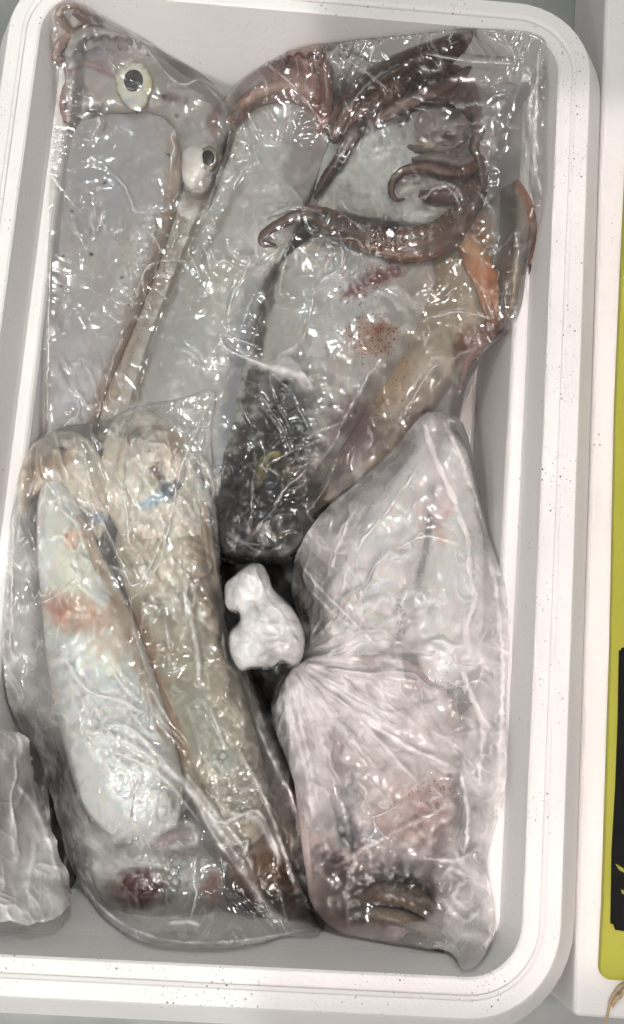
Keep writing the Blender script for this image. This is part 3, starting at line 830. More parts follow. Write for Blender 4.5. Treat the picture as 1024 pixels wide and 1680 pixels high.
# --- second squid: red-brown collar, pale mantle
s2 = thing("squid", "pale squid with a reddish brown collar, second from the left at the top", "squid", at(400, 400, -.12), GR)
pillow("mantle", [(378, 225), (420, 178), (480, 168), (522, 195), (538, 245), (505, 330), (462, 430), (425, 530), (400, 640), (385, 780), (350, 850), (250, 830), (205, 740), (215, 650), (250, 540), (300, 410), (340, 310)], -.084, .040,
       (196, 194, 191), [('s', [(370, 250), (300, 420), (222, 650)], 12, (150, 136, 120), .7), ('b', 300, 560, 60, 100, 20, (188, 191, 191), .6), ('s', [(412, 470), (385, 620), (368, 760)], 18, (158, 164, 172), .7), ('b', 500, 240, 30, 60, 10, (140, 132, 134), .6),
                         ('b', 350, 470, 50, 60, 0, (186, 184, 172), .5), ('s', [(452, 440), (420, 560), (398, 700)], 9, (92, 84, 76), .75), ('s', [(395, 300), (330, 430)], 8, (140, 136, 126), .5)], s2, seed=21, flat=1.7)  # dark stroke at the right paints the shaded valley beside the third squid
pillow("collar", [(362, 172), (400, 130), (450, 95), (490, 80), (525, 78), (540, 110), (545, 170), (540, 218), (524, 222), (508, 186), (468, 168), (420, 180), (388, 212), (368, 205)], -.062, .024,
       (172, 144, 136), [('b', 490, 105, 40, 20, -20, (142, 116, 116), .8), ('s', [(395, 180), (450, 150), (510, 160), (535, 200)], 9, (142, 98, 76), .7), ('b', 390, 160, 30, 20, -30, (176, 158, 156), .6), ('c', 470, 130, 80, 50, 0, .3)], s2, seed=22, lean=True, bumps=.003, bscale=34, step=2)
tube("arm", [(518, 78, -.045, 6), (530, 105, -.04, 10), (536, 150, -.043, 12), (534, 190, -.048, 11), (522, 218, -.055, 6)], (150, 116, 104), [('s', [(520, 80), (540, 190)], 4, (90, 60, 52), .5)], s2, seed=23, suckers=.1)
tube("arm", [(374, 196, -.05, 5), (392, 176, -.043, 8), (430, 150, -.04, 10), (480, 140, -.041, 10), (520, 150, -.045, 8)], (170, 138, 122), [], s2, seed=24, suckers=.1)

# --- third squid: ink-black body, brown curled arms
s3 = thing("squid", "large squid with dark brown curling arms and an ink-black lower body", "squid", at(560, 500, -.12), GR)
pillow("mantle", [(462, 430), (530, 388), (620, 400), (700, 420), (715, 480), (660, 590), (590, 690), (525, 800), (505, 880), (450, 918), (375, 908), (346, 860), (352, 760), (385, 640), (425, 520)], -.088, .050,
       (190, 189, 184), [('b', 560, 480, 80, 70, 20, (190, 195, 195), .7), ('b', 420, 835, 125, 125, 0, (34, 33, 34), .98, .35), ('b', 465, 715, 60, 120, 12, (50, 49, 48), .93, .5), ('b', 400, 740, 28, 90, 5, (64, 62, 60), .75), ('b', 455, 640, 36, 26, 0, (116, 118, 120), .6),
                         ('s', [(452, 450), (425, 560), (400, 720)], 9, (84, 76, 70), .8), ('s', [(480, 600), (440, 700), (430, 800)], 5, (24, 24, 24), .8), ('b', 452, 745, 12, 8, 30, (190, 170, 110), .7), ('b', 470, 770, 30, 20, 30, (108, 96, 70), .5), ('b', 430, 770, 10, 24, 10, (150, 138, 98), .5),  # first stroke paints the shade in the valley beside the second squid
                         ('b', 440, 875, 30, 10, 5, (140, 118, 116), .6), ('b', 605, 464, 44, 18, -28, (122, 50, 42), .8), ('b', 640, 455, 26, 10, -30, (128, 84, 90), .6), ('c', 600, 470, 60, 34, -28, .4), ('s', [(572, 482), (600, 466), (640, 452)], 7, (110, 46, 40), .6), ('b', 608, 548, 34, 34, -30, (170, 120, 84), .55), ('c', 608, 550, 42, 46, -30, .6), ('b', 622, 540, 16, 14, -30, (150, 88, 56), .6), ('c', 560, 540, 100, 90, 0, .1),
                         ('b', 590, 690, 40, 50, 40, (120, 100, 112), .7), ('s', [(640, 600), (560, 700), (500, 800)], 16, (140, 128, 122), .5), ('b', 353, 790, 8, 30, 5, (196, 200, 196), .8, .4)], s3, seed=31, step=2.5, flat=1.7, bumps=.003, bscale=40)
pillow("web", [(545, 225), (600, 178), (690, 165), (760, 180), (792, 260), (785, 345), (720, 372), (640, 362), (560, 350), (515, 330)], -.056, .014,
       (190, 193, 190), [('b', 620, 270, 60, 60, 0, (202, 207, 204), .8), ('b', 700, 215, 60, 45, 10, (150, 142, 140), .75), ('b', 735, 225, 18, 14, 0, (84, 52, 40), .8), ('b', 745, 190, 20, 14, 30, (96, 84, 76), .8), ('b', 700, 320, 60, 26, 0, (150, 142, 140), .6), ('b', 760, 260, 30, 50, 0, (120, 110, 106), .6),
                         ('b', 690, 240, 12, 10, 0, (186, 178, 140), .6), ('b', 560, 320, 30, 20, 0, (158, 160, 156), .5), ('b', 600, 200, 40, 14, -30, (156, 144, 132), .7)], s3, seed=32, lean=True, bumps=.003, bscale=26, step=2)
pillow("mouth", [(676, 215), (690, 188), (725, 175), (760, 185), (770, 215), (760, 245), (725, 262), (690, 250)], -.046, .012, (158, 150, 150), [('b', 736, 222, 15, 12, 0, (84, 50, 40), .85), ('b', 745, 188, 16, 12, 20, (88, 80, 70), .8), ('b', 708, 222, 10, 8, 0, (110, 106, 108), .6), ('b', 695, 240, 14, 10, 0, (180, 172, 140), .6)], s3, seed=33, bumps=.003, bscale=12, step=2)
pillow("arm", [(548, 235), (540, 195), (562, 150), (610, 112), (660, 86), (720, 64), (773, 51), (770, 72), (745, 98), (712, 116), (690, 150), (650, 178), (600, 205)], -.050, .018,
       (114, 94, 80), [('s', [(560, 170), (650, 100), (765, 56)], 8, (62, 46, 46), .7), ('b', 600, 130, 30, 14, -30, (110, 80, 70), .6), ('b', 690, 100, 40, 12, -25, (116, 100, 98), .5), ('b', 585, 200, 30, 14, -30, (150, 126, 122), .7), ('c', 650, 130, 120, 60, -30, .35)], s3, seed=34, lean=True, bumps=.004, bscale=24, step=2)
pillow("arm", [(640, 175), (690, 140), (720, 108), (755, 112), (782, 140), (790, 180), (770, 200), (735, 178), (690, 182), (655, 196)], -.052, .018, (120, 98, 90), [('b', 740, 140, 30, 24, 20, (120, 104, 96), .6), ('b', 690, 165, 30, 10, -20, (80, 62, 60), .6), ('c', 720, 150, 70, 50, 0, .3)], s3, seed=35, lean=True, bumps=.004, bscale=20, step=2)
tube("arm", [(598, 188, -.042, 12), (578, 225, -.040, 12), (556, 262, -.042, 11), (535, 292, -.044, 9), (520, 316, -.046, 5), (516, 326, -.047, 2)], (84, 64, 56), [('b', 574, 225, 10, 28, 30, (150, 146, 148), .6)], s3, seed=36, suckers=.2)
low_arm = tube("arm", [(452, 402, -.040, 3), (432, 398, -.036, 7), (434, 384, -.034, 8), (462, 366, -.033, 10), (505, 350, -.034, 15), (545, 362, -.033, 21), (600, 388, -.031, 27), (655, 400, -.030, 32), (710, 396, -.031, 33), (748, 366, -.033, 26), (772, 330, -.038, 18), (782, 290, -.044, 12)],
     (110, 91, 79), [('s', [(520, 352), (600, 372), (700, 362), (770, 320)], 7, (54, 40, 36), .7), ('s', [(540, 372), (620, 404), (720, 414)], 4, (62, 46, 42), .7), ('s', [(600, 405), (680, 425), (730, 415)], 9, (140, 88, 56), .6), ('b', 690, 385, 50, 16, -10, (136, 112, 96), .6), ('c', 650, 390, 140, 40, 0, .35)], s3, na=22, seed=37, flatz=.55, suckers=.05, rough=.16)
tube("arm", [(664, 326, -.040, 2), (652, 328, -.036, 4), (643, 318, -.034, 5), (645, 298, -.034, 7), (664, 280, -.033, 9), (700, 276, -.032, 11), (740, 284, -.033, 11), (772, 278, -.036, 10), (788, 258, -.042, 9)], (104, 78, 64), [], s3, seed=38, suckers=.25)
tube("arm", [(768, 138, -.044, 5), (772, 165, -.038, 8), (783, 190, -.036, 9), (786, 215, -.036, 10), (778, 240, -.037, 9), (786, 268, -.038, 9), (793, 300, -.041, 9), (786, 340, -.046, 6)], (98, 74, 62), [], s3, seed=39, suckers=.2)
tube("arm", [(676, 262, -.040, 4), (710, 258, -.036, 9), (745, 266, -.036, 11), (775, 262, -.038, 9)], (128, 118, 114), [], s3, seed=40, suckers=.3)
tube("arm", [(688, 318, -.040, 6), (720, 322, -.037, 13), (755, 318, -.037, 15), (778, 305, -.041, 12)], (106, 84, 78), [], s3, seed=41, suckers=.25)

_q = smooth_open([(560, 362), (610, 380), (660, 386), (710, 376), (745, 348), (765, 318)], 6)
sucker_row(low_arm, [(p[0] + ox, p[1] + oy, 2.6 + 2.6 * math.sin(i / len(_q) * 3.1)) for i, p in enumerate(_q) if i % 2 == 0 for ox, oy in ((-3, -7), (3, 7))])
tube("arm", [(548, 228, -.040, 8), (570, 180, -.034, 13), (620, 128, -.03, 16), (690, 92, -.026, 15), (740, 70, -.02, 10), (775, 52, -.012, 3)], (106, 86, 72), [('s', [(570, 170), (650, 105), (765, 56)], 4, (56, 40, 40), .7)], s3, seed=44, suckers=.1)
tube("arm", [(610, 205, -.042, 10), (660, 172, -.038, 13), (710, 150, -.035, 13), (752, 128, -.035, 10), (770, 112, -.036, 5)], (124, 102, 94), [('b', 680, 165, 30, 8, -20, (140, 122, 118), .6)], s3, seed=45, suckers=.15)
tube("arm", [(655, 205, -.046, 5), (668, 185, -.041, 7), (672, 150, -.038, 8), (690, 122, -.037, 8)], (76, 58, 56), [], s3, seed=46, suckers=.2)
tube("arm", [(660, 240, -.046, 5), (700, 246, -.040, 8), (740, 240, -.040, 9), (765, 222, -.042, 7)], (120, 108, 106), [], s3, seed=47, suckers=.3)

# --- fourth squid: orange arms, ochre translucent mantle
s4 = thing("squid", "ochre squid with orange arms by the right wall, in the upper bag", "squid", at(720, 560, -.12), GR)
pillow("mantle", [(700, 430), (760, 400), (800, 460), (802, 530), (770, 590), (720, 660), (660, 740), (590, 800), (520, 850), (515, 800), (570, 700), (640, 580)], -.092, .044,
       (172, 163, 146), [('b', 700, 520, 50, 90, 30, (168, 160, 144), .6), ('b', 640, 640, 60, 30, -50, (176, 150, 112), .6), ('s', [(700, 470), (640, 570), (600, 640)], 10, (176, 146, 104), .5), ('b', 770, 560, 24, 30, 20, (120, 78, 56), .7), ('b', 590, 720, 40, 60, 40, (116, 96, 104), .8), ('b', 650, 700, 50, 24, -40, (120, 104, 94), .7), ('c', 620, 620, 70, 90, 30, .3), ('b', 560, 790, 40, 40, 0, (90, 80, 82), .7)], s4, seed=51, flat=1.2)
pillow("head", [(745, 350), (790, 340), (840, 300), (862, 330), (868, 390), (850, 470), (835, 520), (800, 560), (775, 510), (765, 440)], -.080, .024, (150, 142, 134), [('b', 790, 380, 24, 40, 0, (180, 132, 88), .7), ('b', 815, 360, 22, 50, 0, (158, 160, 156), .7), ('b', 840, 470, 20, 40, 0, (170, 156, 128), .6)], s4, seed=52, lean=True, bumps=.003)
tube("arm", [(752, 378, -.055, 14), (770, 400, -.05, 20), (788, 440, -.047, 24), (800, 470, -.046, 20), (806, 510, -.05, 15), (810, 535, -.055, 8)], (186, 138, 98), [('b', 775, 400, 22, 26, 0, (176, 152, 124), .7), ('b', 800, 470, 12, 40, 10, (196, 130, 74), .6), ('b', 806, 525, 20, 20, 0, (130, 84, 62), .7)], s4, seed=53, na=18, rough=.18)
tube("arm", [(848, 300, -.05, 7), (860, 330, -.048, 12), (866, 375, -.048, 14), (850, 410, -.05, 12), (822, 450, -.052, 10), (806, 480, -.055, 7)], (156, 122, 98), [('b', 868, 390, 10, 40, 10, (110, 74, 62), .7)], s4, seed=54, suckers=.15)
tube("arm", [(872, 340, -.055, 5), (874, 380, -.055, 8), (866, 420, -.057, 8), (856, 450, -.06, 4)], (124, 104, 94), [], s4, seed=55, suckers=.25)
tube("arm", [(815, 520, -.058, 10), (800, 545, -.056, 15), (778, 570, -.058, 14), (762, 600, -.062, 8), (756, 640, -.068, 3)], (124, 84, 66), [], s4, seed=56, suckers=.15)
eye(s4, 820, 505, -.052, 14, 18, 0, (70, 58, 52), False, (0, 0, 9, 13), 8)

# ================================================================== FILM 1: bag over the first squid
bg_ = "clear plastic bags packed round the squid"
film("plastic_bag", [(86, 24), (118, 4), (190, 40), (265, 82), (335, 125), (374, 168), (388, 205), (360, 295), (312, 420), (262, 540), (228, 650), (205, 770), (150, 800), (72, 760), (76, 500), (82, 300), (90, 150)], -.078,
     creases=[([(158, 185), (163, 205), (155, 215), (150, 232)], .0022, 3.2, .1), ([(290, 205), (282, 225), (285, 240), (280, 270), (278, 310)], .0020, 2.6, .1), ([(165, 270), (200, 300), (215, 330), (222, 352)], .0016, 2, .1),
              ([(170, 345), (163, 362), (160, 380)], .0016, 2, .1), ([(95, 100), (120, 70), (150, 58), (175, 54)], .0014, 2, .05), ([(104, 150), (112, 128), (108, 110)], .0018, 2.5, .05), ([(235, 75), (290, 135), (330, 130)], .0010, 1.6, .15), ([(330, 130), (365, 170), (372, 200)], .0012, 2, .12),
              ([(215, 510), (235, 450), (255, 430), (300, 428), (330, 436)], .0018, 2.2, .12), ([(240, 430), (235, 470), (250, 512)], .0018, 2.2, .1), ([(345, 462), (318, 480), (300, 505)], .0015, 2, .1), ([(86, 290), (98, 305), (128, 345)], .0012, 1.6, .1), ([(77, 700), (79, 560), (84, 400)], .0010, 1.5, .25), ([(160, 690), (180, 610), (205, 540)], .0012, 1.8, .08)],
     wr=[(70, 70, 30, .0009, 4, 101), (20, 60, 26, .0005, 5, 103)], milk_glint=.025, milk_bright_marks=[(240, 130, 120, 60, 20, .04)], seed=61,
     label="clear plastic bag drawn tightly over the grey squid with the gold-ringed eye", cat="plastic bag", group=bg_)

# FILM 2: large bag over the second, third and fourth squid
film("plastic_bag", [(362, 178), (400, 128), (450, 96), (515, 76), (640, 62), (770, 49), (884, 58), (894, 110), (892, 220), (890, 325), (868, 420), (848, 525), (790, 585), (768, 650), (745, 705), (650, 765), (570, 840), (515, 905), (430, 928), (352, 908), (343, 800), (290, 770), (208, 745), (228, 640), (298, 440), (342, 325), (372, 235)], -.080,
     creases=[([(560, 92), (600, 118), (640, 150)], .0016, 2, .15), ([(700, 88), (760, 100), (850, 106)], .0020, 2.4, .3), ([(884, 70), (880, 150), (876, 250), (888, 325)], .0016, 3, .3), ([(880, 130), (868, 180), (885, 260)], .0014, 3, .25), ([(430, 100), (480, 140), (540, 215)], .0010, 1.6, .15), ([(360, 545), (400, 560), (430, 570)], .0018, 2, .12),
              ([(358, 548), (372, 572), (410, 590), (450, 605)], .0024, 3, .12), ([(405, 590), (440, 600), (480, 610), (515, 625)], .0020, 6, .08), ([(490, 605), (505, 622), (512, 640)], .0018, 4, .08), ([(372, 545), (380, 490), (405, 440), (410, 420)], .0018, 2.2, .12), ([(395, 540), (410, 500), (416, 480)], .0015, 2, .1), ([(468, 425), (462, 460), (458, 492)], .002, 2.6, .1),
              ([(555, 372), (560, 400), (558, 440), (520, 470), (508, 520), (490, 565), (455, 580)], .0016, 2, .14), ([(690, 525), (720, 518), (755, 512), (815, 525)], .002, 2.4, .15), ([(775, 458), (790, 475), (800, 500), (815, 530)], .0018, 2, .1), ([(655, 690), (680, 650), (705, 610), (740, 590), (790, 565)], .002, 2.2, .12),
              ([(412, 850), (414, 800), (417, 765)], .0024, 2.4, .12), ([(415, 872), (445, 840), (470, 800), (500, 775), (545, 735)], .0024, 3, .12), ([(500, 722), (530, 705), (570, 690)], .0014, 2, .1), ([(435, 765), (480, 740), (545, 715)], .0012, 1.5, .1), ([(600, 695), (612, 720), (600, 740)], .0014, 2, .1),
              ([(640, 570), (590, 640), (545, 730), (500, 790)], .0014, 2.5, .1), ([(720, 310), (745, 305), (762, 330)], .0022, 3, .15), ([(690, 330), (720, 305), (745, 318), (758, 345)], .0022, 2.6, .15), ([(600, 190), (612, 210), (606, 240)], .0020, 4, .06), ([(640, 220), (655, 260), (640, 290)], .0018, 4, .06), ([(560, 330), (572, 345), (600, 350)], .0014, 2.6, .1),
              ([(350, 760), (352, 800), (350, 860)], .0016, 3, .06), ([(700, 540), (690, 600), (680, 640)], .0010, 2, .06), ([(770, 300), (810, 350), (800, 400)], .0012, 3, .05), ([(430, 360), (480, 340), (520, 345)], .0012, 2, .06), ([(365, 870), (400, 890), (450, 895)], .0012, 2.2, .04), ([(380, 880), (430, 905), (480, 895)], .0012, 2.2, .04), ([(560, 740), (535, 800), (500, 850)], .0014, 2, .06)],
     wr=[(65, 90, 32, .0010, 4, 111), (115, 60, 26, .0006, 4, 112), (10, 60, 26, .0005, 5, 113)], milk_glint=.018,
     milk_bright_marks=[(835, 170, 60, 110, 0, .08), (780, 450, 90, 120, 0, .03), (700, 640, 70, 60, 0, .07), (590, 760, 50, 60, 40, .05), (440, 800, 70, 90, 0, -.05), (425, 592, 34, 9, 22, .30), (470, 606, 30, 14, 8, .34), (502, 628, 16, 12, 30, .25), (450, 160, 60, 40, -30, .05)], seed=62,
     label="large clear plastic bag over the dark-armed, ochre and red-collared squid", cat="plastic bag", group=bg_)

# ================================================================== lower left bag and its squid
s5 = thing("squid", "white squid with an orange blotch in the lower left bag", "squid", at(170, 1100, -.12), GR)
pillow("fin", [(28, 800), (48, 738), (95, 706), (140, 715), (172, 765), (180, 840), (160, 885), (128, 850), (100, 800), (60, 810), (38, 850)], -.050, .014, (226, 219, 208), [('b', 70, 770, 45, 18, -30, (188, 164, 140), .7), ('b', 102, 735, 7, 4, 20, (60, 50, 46), .8), ('b', 60, 830, 20, 40, 10, (190, 170, 150), .5), ('c', 110, 740, 60, 40, 0, .1), ('b', 160, 850, 22, 12, 20, (128, 150, 168), .8, .5)], s5, seed=71, lean=True, bumps=.003)
pillow("mantle", [(66, 806), (84, 788), (106, 796), (132, 836), (166, 905), (212, 1000), (250, 1100), (280, 1200), (298, 1285), (286, 1355), (210, 1378), (142, 1330), (102, 1210), (78, 1090), (66, 970), (60, 870)], -.070, .046,
       (250, 245, 236), [('b', 122, 1005, 64, 36, 12, (208, 136, 104), .95, .6), ('b', 118, 885, 12, 20, 0, (206, 136, 104), .9, .5), ('b', 120, 940, 40, 130, -12, (246, 234, 216), .6), ('s', [(130, 850), (200, 1010), (270, 1220)], 10, (186, 158, 134), .6), ('s', [(48, 860), (62, 1000), (90, 1150)], 8, (180, 172, 166), .5), ('b', 160, 1280, 40, 40, 0, (226, 228, 238), .6), ('b', 220, 1200, 60, 60, 0, (252, 252, 248), .6), ('b', 200, 1040, 60, 60, 0, (214, 190, 168), .5)], s5, seed=72, flat=1.5, bumps=.002)
pillow("head", [(140, 1350), (200, 1340), (290, 1345), (340, 1390), (370, 1450), (330, 1505), (260, 1515), (190, 1495), (150, 1440)], -.080, .024, (196, 194, 190), [('b', 230, 1460, 66, 34, -10, (100, 50, 46), .97, .6), ('b', 350, 1455, 26, 50, 20, (158, 98, 80), .85), ('b', 195, 1390, 12, 10, 0, (60, 62, 70), .8), ('b', 290, 1430, 24, 40, 0, (186, 190, 190), .7), ('b', 290, 1400, 40, 14, -10, (130, 106, 104), .6)], s5, seed=73, bumps=.004, bscale=20)
tube("arm", [(190, 1460, -.07, 8), (215, 1450, -.064, 16), (255, 1440, -.062, 18), (290, 1420, -.064, 12)], (100, 54, 48), [], s5, seed=74, suckers=.15)
tube("arm", [(235, 1400, -.066, 5), (262, 1380, -.06, 11), (290, 1368, -.058, 13), (318, 1370, -.06, 9)], (148, 124, 122), [], s5, seed=75, suckers=.1)

s6 = thing("squid", "olive-white squid with brown side stripe beside the orange-blotched one", "squid", at(340, 1100, -.12), GR)
pillow("mantle", [(190, 880), (250, 825), (310, 845), (345, 900), (362, 1000), (395, 1120), (430, 1240), (445, 1340), (400, 1390), (330, 1340), (290, 1240), (250, 1120), (215, 1000)], -.080, .042,
       (196, 186, 168), [('b', 270, 950, 46, 60, 0, (222, 214, 200), .6), ('s', [(340, 860), (345, 960), (370, 1060)], 9, (128, 96, 80), .7), ('s', [(312, 850), (318, 930), (345, 1040)], 6, (150, 120, 104), .5), ('b', 330, 1180, 36, 70, -15, (176, 180, 172), .5), ('s', [(222, 1000), (260, 1120), (300, 1240)], 12, (176, 140, 108), .7), ('b', 405, 1310, 50, 70, -20, (124, 100, 70), .8), ('s', [(325, 870), (335, 980), (372, 1090)], 12, (150, 128, 104), .6), ('b', 370, 1250, 24, 24, 0, (196, 204, 200), .6)], s6, seed=81, flat=1.6, bumps=.003)
pillow("fin", [(166, 760), (178, 702), (212, 670), (262, 666), (302, 690), (318, 750), (330, 840), (332, 920), (290, 960), (235, 930), (200, 880), (170, 820)], -.049, .013, (228, 222, 211), [('b', 254, 772, 9, 24, -25, (110, 96, 84), .9, .4), ('b', 275, 805, 14, 22, -20, (72, 84, 104), .9, .4), ('b', 252, 822, 26, 12, -20, (158, 186, 206), .8, .5), ('b', 285, 715, 26, 30, 0, (196, 172, 144), .6), ('s', [(190, 770), (205, 720), (240, 700), (280, 715), (292, 760)], 5, (196, 184, 166), .7), ('c', 225, 730, 60, 70, 0, .12), ('b', 200, 700, 30, 10, -40, (228, 226, 220), .6), ('b', 280, 900, 40, 50, 0, (212, 206, 192), .6)], s6, seed=82, bumps=.004, bscale=30, step=2)
pillow("fin", [(222, 830), (205, 790), (208, 745), (232, 712), (268, 704), (296, 728), (304, 770), (292, 810), (268, 790), (262, 762), (248, 775), (246, 820)], -.0385, .006, (230, 224, 214), [('b', 285, 735, 22, 26, 0, (200, 176, 148), .6), ('b', 292, 800, 12, 18, -20, (82, 94, 112), .9, .4), ('b', 262, 756, 7, 12, -20, (140, 120, 102), .8, .4), ('c', 240, 740, 60, 60, 0, .12)], s6, seed=86, step=2, edge_pow=1.8)
tube("arm", [(312, 690, -.062, 8), (322, 760, -.056, 12), (332, 850, -.052, 13), (346, 950, -.05, 13), (360, 1030, -.054, 11), (395, 1120, -.062, 10), (430, 1200, -.07, 9)], (182, 166, 142), [('s', [(338, 850), (350, 980)], 4, (110, 80, 66), .7)], s6, seed=84, suckers=.08)
pillow("flank", [(395, 1100), (432, 1150), (470, 1240), (505, 1360), (520, 1470), (500, 1520), (460, 1440), (430, 1330), (405, 1220)], -.085, .020, (150, 138, 122), [('b', 440, 1190, 26, 40, -20, (128, 118, 104), .7), ('b', 490, 1430, 26, 60, 0, (64, 56, 54), .8), ('c', 440, 1250, 60, 120, 0, .2)], s6, seed=88, bumps=.004, bscale=24)
pillow("head", [(350, 1360), (410, 1330), (460, 1370), (505, 1440), (510, 1500), (440, 1520), (380, 1460)], -.086, .029, (112, 84, 62), [('b', 440, 1400, 40, 40, 0, (140, 106, 70), .6), ('b', 470, 1480, 50, 30, 30, (84, 70, 66), .8)], s6, seed=85, bumps=.004, bscale=20)

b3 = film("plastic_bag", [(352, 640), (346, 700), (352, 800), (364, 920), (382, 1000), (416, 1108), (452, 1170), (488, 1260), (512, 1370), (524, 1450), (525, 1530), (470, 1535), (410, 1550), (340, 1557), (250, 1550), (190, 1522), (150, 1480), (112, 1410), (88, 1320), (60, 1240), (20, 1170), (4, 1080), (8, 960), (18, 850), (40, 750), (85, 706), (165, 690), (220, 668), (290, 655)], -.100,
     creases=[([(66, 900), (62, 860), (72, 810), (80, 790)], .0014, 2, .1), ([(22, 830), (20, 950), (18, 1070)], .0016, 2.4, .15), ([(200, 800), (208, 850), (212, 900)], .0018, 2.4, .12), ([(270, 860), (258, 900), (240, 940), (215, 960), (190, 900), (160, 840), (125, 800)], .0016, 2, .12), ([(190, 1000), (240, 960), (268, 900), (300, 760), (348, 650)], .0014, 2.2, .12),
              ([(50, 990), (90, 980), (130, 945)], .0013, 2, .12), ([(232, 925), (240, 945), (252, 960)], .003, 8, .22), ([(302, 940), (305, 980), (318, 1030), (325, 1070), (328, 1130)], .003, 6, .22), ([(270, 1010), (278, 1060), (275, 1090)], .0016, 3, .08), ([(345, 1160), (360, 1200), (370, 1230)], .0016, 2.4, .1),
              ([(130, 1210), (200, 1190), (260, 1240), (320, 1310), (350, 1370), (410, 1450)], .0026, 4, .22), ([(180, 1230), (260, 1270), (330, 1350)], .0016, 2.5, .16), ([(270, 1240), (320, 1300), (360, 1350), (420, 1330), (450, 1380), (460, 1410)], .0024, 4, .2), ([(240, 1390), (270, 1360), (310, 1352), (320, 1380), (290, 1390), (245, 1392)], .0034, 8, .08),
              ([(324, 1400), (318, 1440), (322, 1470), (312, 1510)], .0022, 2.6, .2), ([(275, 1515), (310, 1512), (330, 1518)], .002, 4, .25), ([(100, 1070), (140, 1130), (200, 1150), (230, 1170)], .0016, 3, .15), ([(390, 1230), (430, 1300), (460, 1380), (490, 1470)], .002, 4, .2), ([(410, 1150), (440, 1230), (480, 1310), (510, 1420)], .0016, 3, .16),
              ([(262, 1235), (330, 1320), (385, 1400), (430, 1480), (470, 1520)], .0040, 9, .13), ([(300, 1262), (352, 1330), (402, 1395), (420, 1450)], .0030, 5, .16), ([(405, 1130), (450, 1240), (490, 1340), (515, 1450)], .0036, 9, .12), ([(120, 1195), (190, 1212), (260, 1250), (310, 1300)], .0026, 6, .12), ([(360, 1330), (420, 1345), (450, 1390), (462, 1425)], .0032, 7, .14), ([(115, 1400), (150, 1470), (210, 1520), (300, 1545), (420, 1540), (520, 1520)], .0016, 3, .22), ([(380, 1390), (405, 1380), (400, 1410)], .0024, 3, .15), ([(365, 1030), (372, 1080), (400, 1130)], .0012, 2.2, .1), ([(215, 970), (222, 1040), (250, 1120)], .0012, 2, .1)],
     wr=[(70, 100, 28, .0012, 4, 121), (50, 60, 20, .0008, 4, 122), (110, 44, 20, .0005, 4, 123)], milk_glint=.07,
     milk_bright_marks=[(120, 1180, 90, 60, 30, .16), (322, 700, 40, 60, 10, .12), (140, 1390, 40, 90, 0, .14), (205, 1368, 90, 24, 0, .25), (300, 1530, 180, 26, 0, .16), (240, 1455, 60, 34, 0, -.12), (430, 1420, 70, 80, 0, -.08), (60, 1050, 50, 120, 0, .12), (24, 1030, 36, 200, 0, .22), (400, 1340, 60, 120, 30, .08)], seed=63, mat=FILM,  # left edge patch whitened to brighten film lying in shade
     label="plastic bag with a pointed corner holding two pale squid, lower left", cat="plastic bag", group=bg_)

# ================================================================== lower right bag
s7 = thing("squid", "white squid fin lobes under the film, lower right bag", "squid", at(690, 930, -.12), GR)
pillow("fin", [(690, 735), (712, 750), (702, 850), (682, 950), (650, 1045), (600, 1075), (535, 1030), (550, 935), (612, 825)], -.076, .040, (250, 242, 238), [('b', 560, 1000, 40, 50, 0, (232, 222, 214), .5), ('b', 630, 900, 40, 80, 30, (254, 248, 245), .5)], s7, seed=91, flat=1.5, edge_pow=1.0)
pillow("fin", [(724, 728), (760, 735), (788, 850), (794, 960), (784, 1080), (742, 1130), (694, 1100), (682, 1010), (706, 880)], -.074, .040, (250, 246, 243), [('b', 725, 820, 14, 60, 5, (200, 150, 150), .7), ('b', 740, 1000, 40, 70, 0, (230, 230, 227), .6), ('b', 720, 850, 20, 30, 0, (206, 168, 166), .6)], s7, seed=92, flat=1.5, edge_pow=1.0)
s8 = thing("squid", "pinkish squid with speckled skin and dark arms at the bottom right", "squid", at(650, 1300, -.12), GR)
pillow("mantle", [(470, 1120), (550, 1075), (660, 1080), (740, 1140), (764, 1240), (756, 1340), (742, 1440), (720, 1510), (650, 1545), (570, 1535), (515, 1490), (500, 1420), (485, 1300)], -.082, .042, (204, 189, 186), [('b', 680, 1330, 75, 50, 0, (176, 140, 136), .7), ('b', 640, 1290, 20, 14, 0, (200, 140, 132), .6), ('b', 690, 1190, 16, 12, 0, (180, 146, 126), .5), ('c', 700, 1290, 70, 70, 0, .3), ('c', 690, 1190, 26, 22, 0, .4), ('b', 580, 1280, 12, 34, 0, (66, 66, 74), .9), ('b', 550, 1330, 46, 56, 0, (128, 128, 136), .7), ('b', 545, 1410, 34, 24, 0, (84, 44, 62), .85), ('b', 570, 1370, 22, 34, 0, (70, 72, 78), .8), ('b', 560, 1130, 60, 20, 10, (196, 172, 160), .5), ('b', 630, 1465, 170, 72, -6, (74, 62, 62), .95, .2), ('b', 560, 1470, 40, 26, 10, (120, 108, 100), .6, .4), ('b', 610, 1370, 14, 14, 0, (180, 186, 194), .8, .4), ('s', [(748, 1250), (752, 1340), (700, 1420)], 14, (96, 76, 74), .8), ('s', [(600, 1420), (680, 1390), (740, 1350)], 10, (120, 94, 94), .6)], s8, seed=93, bumps=.004, bscale=36, flat=1.8)
pillow("head", [(510, 1400), (600, 1415), (700, 1400), (745, 1440), (735, 1530), (660, 1550), (570, 1535), (510, 1490)], -.098, .022, (92, 82, 78), [('b', 660, 1420, 60, 24, -20, (104, 66, 64), .7), ('b', 680, 1480, 40, 16, 0, (60, 56, 52), .7), ('b', 540, 1440, 40, 30, 0, (62, 52, 56), .7)], s8, seed=94, bumps=.004, bscale=20)
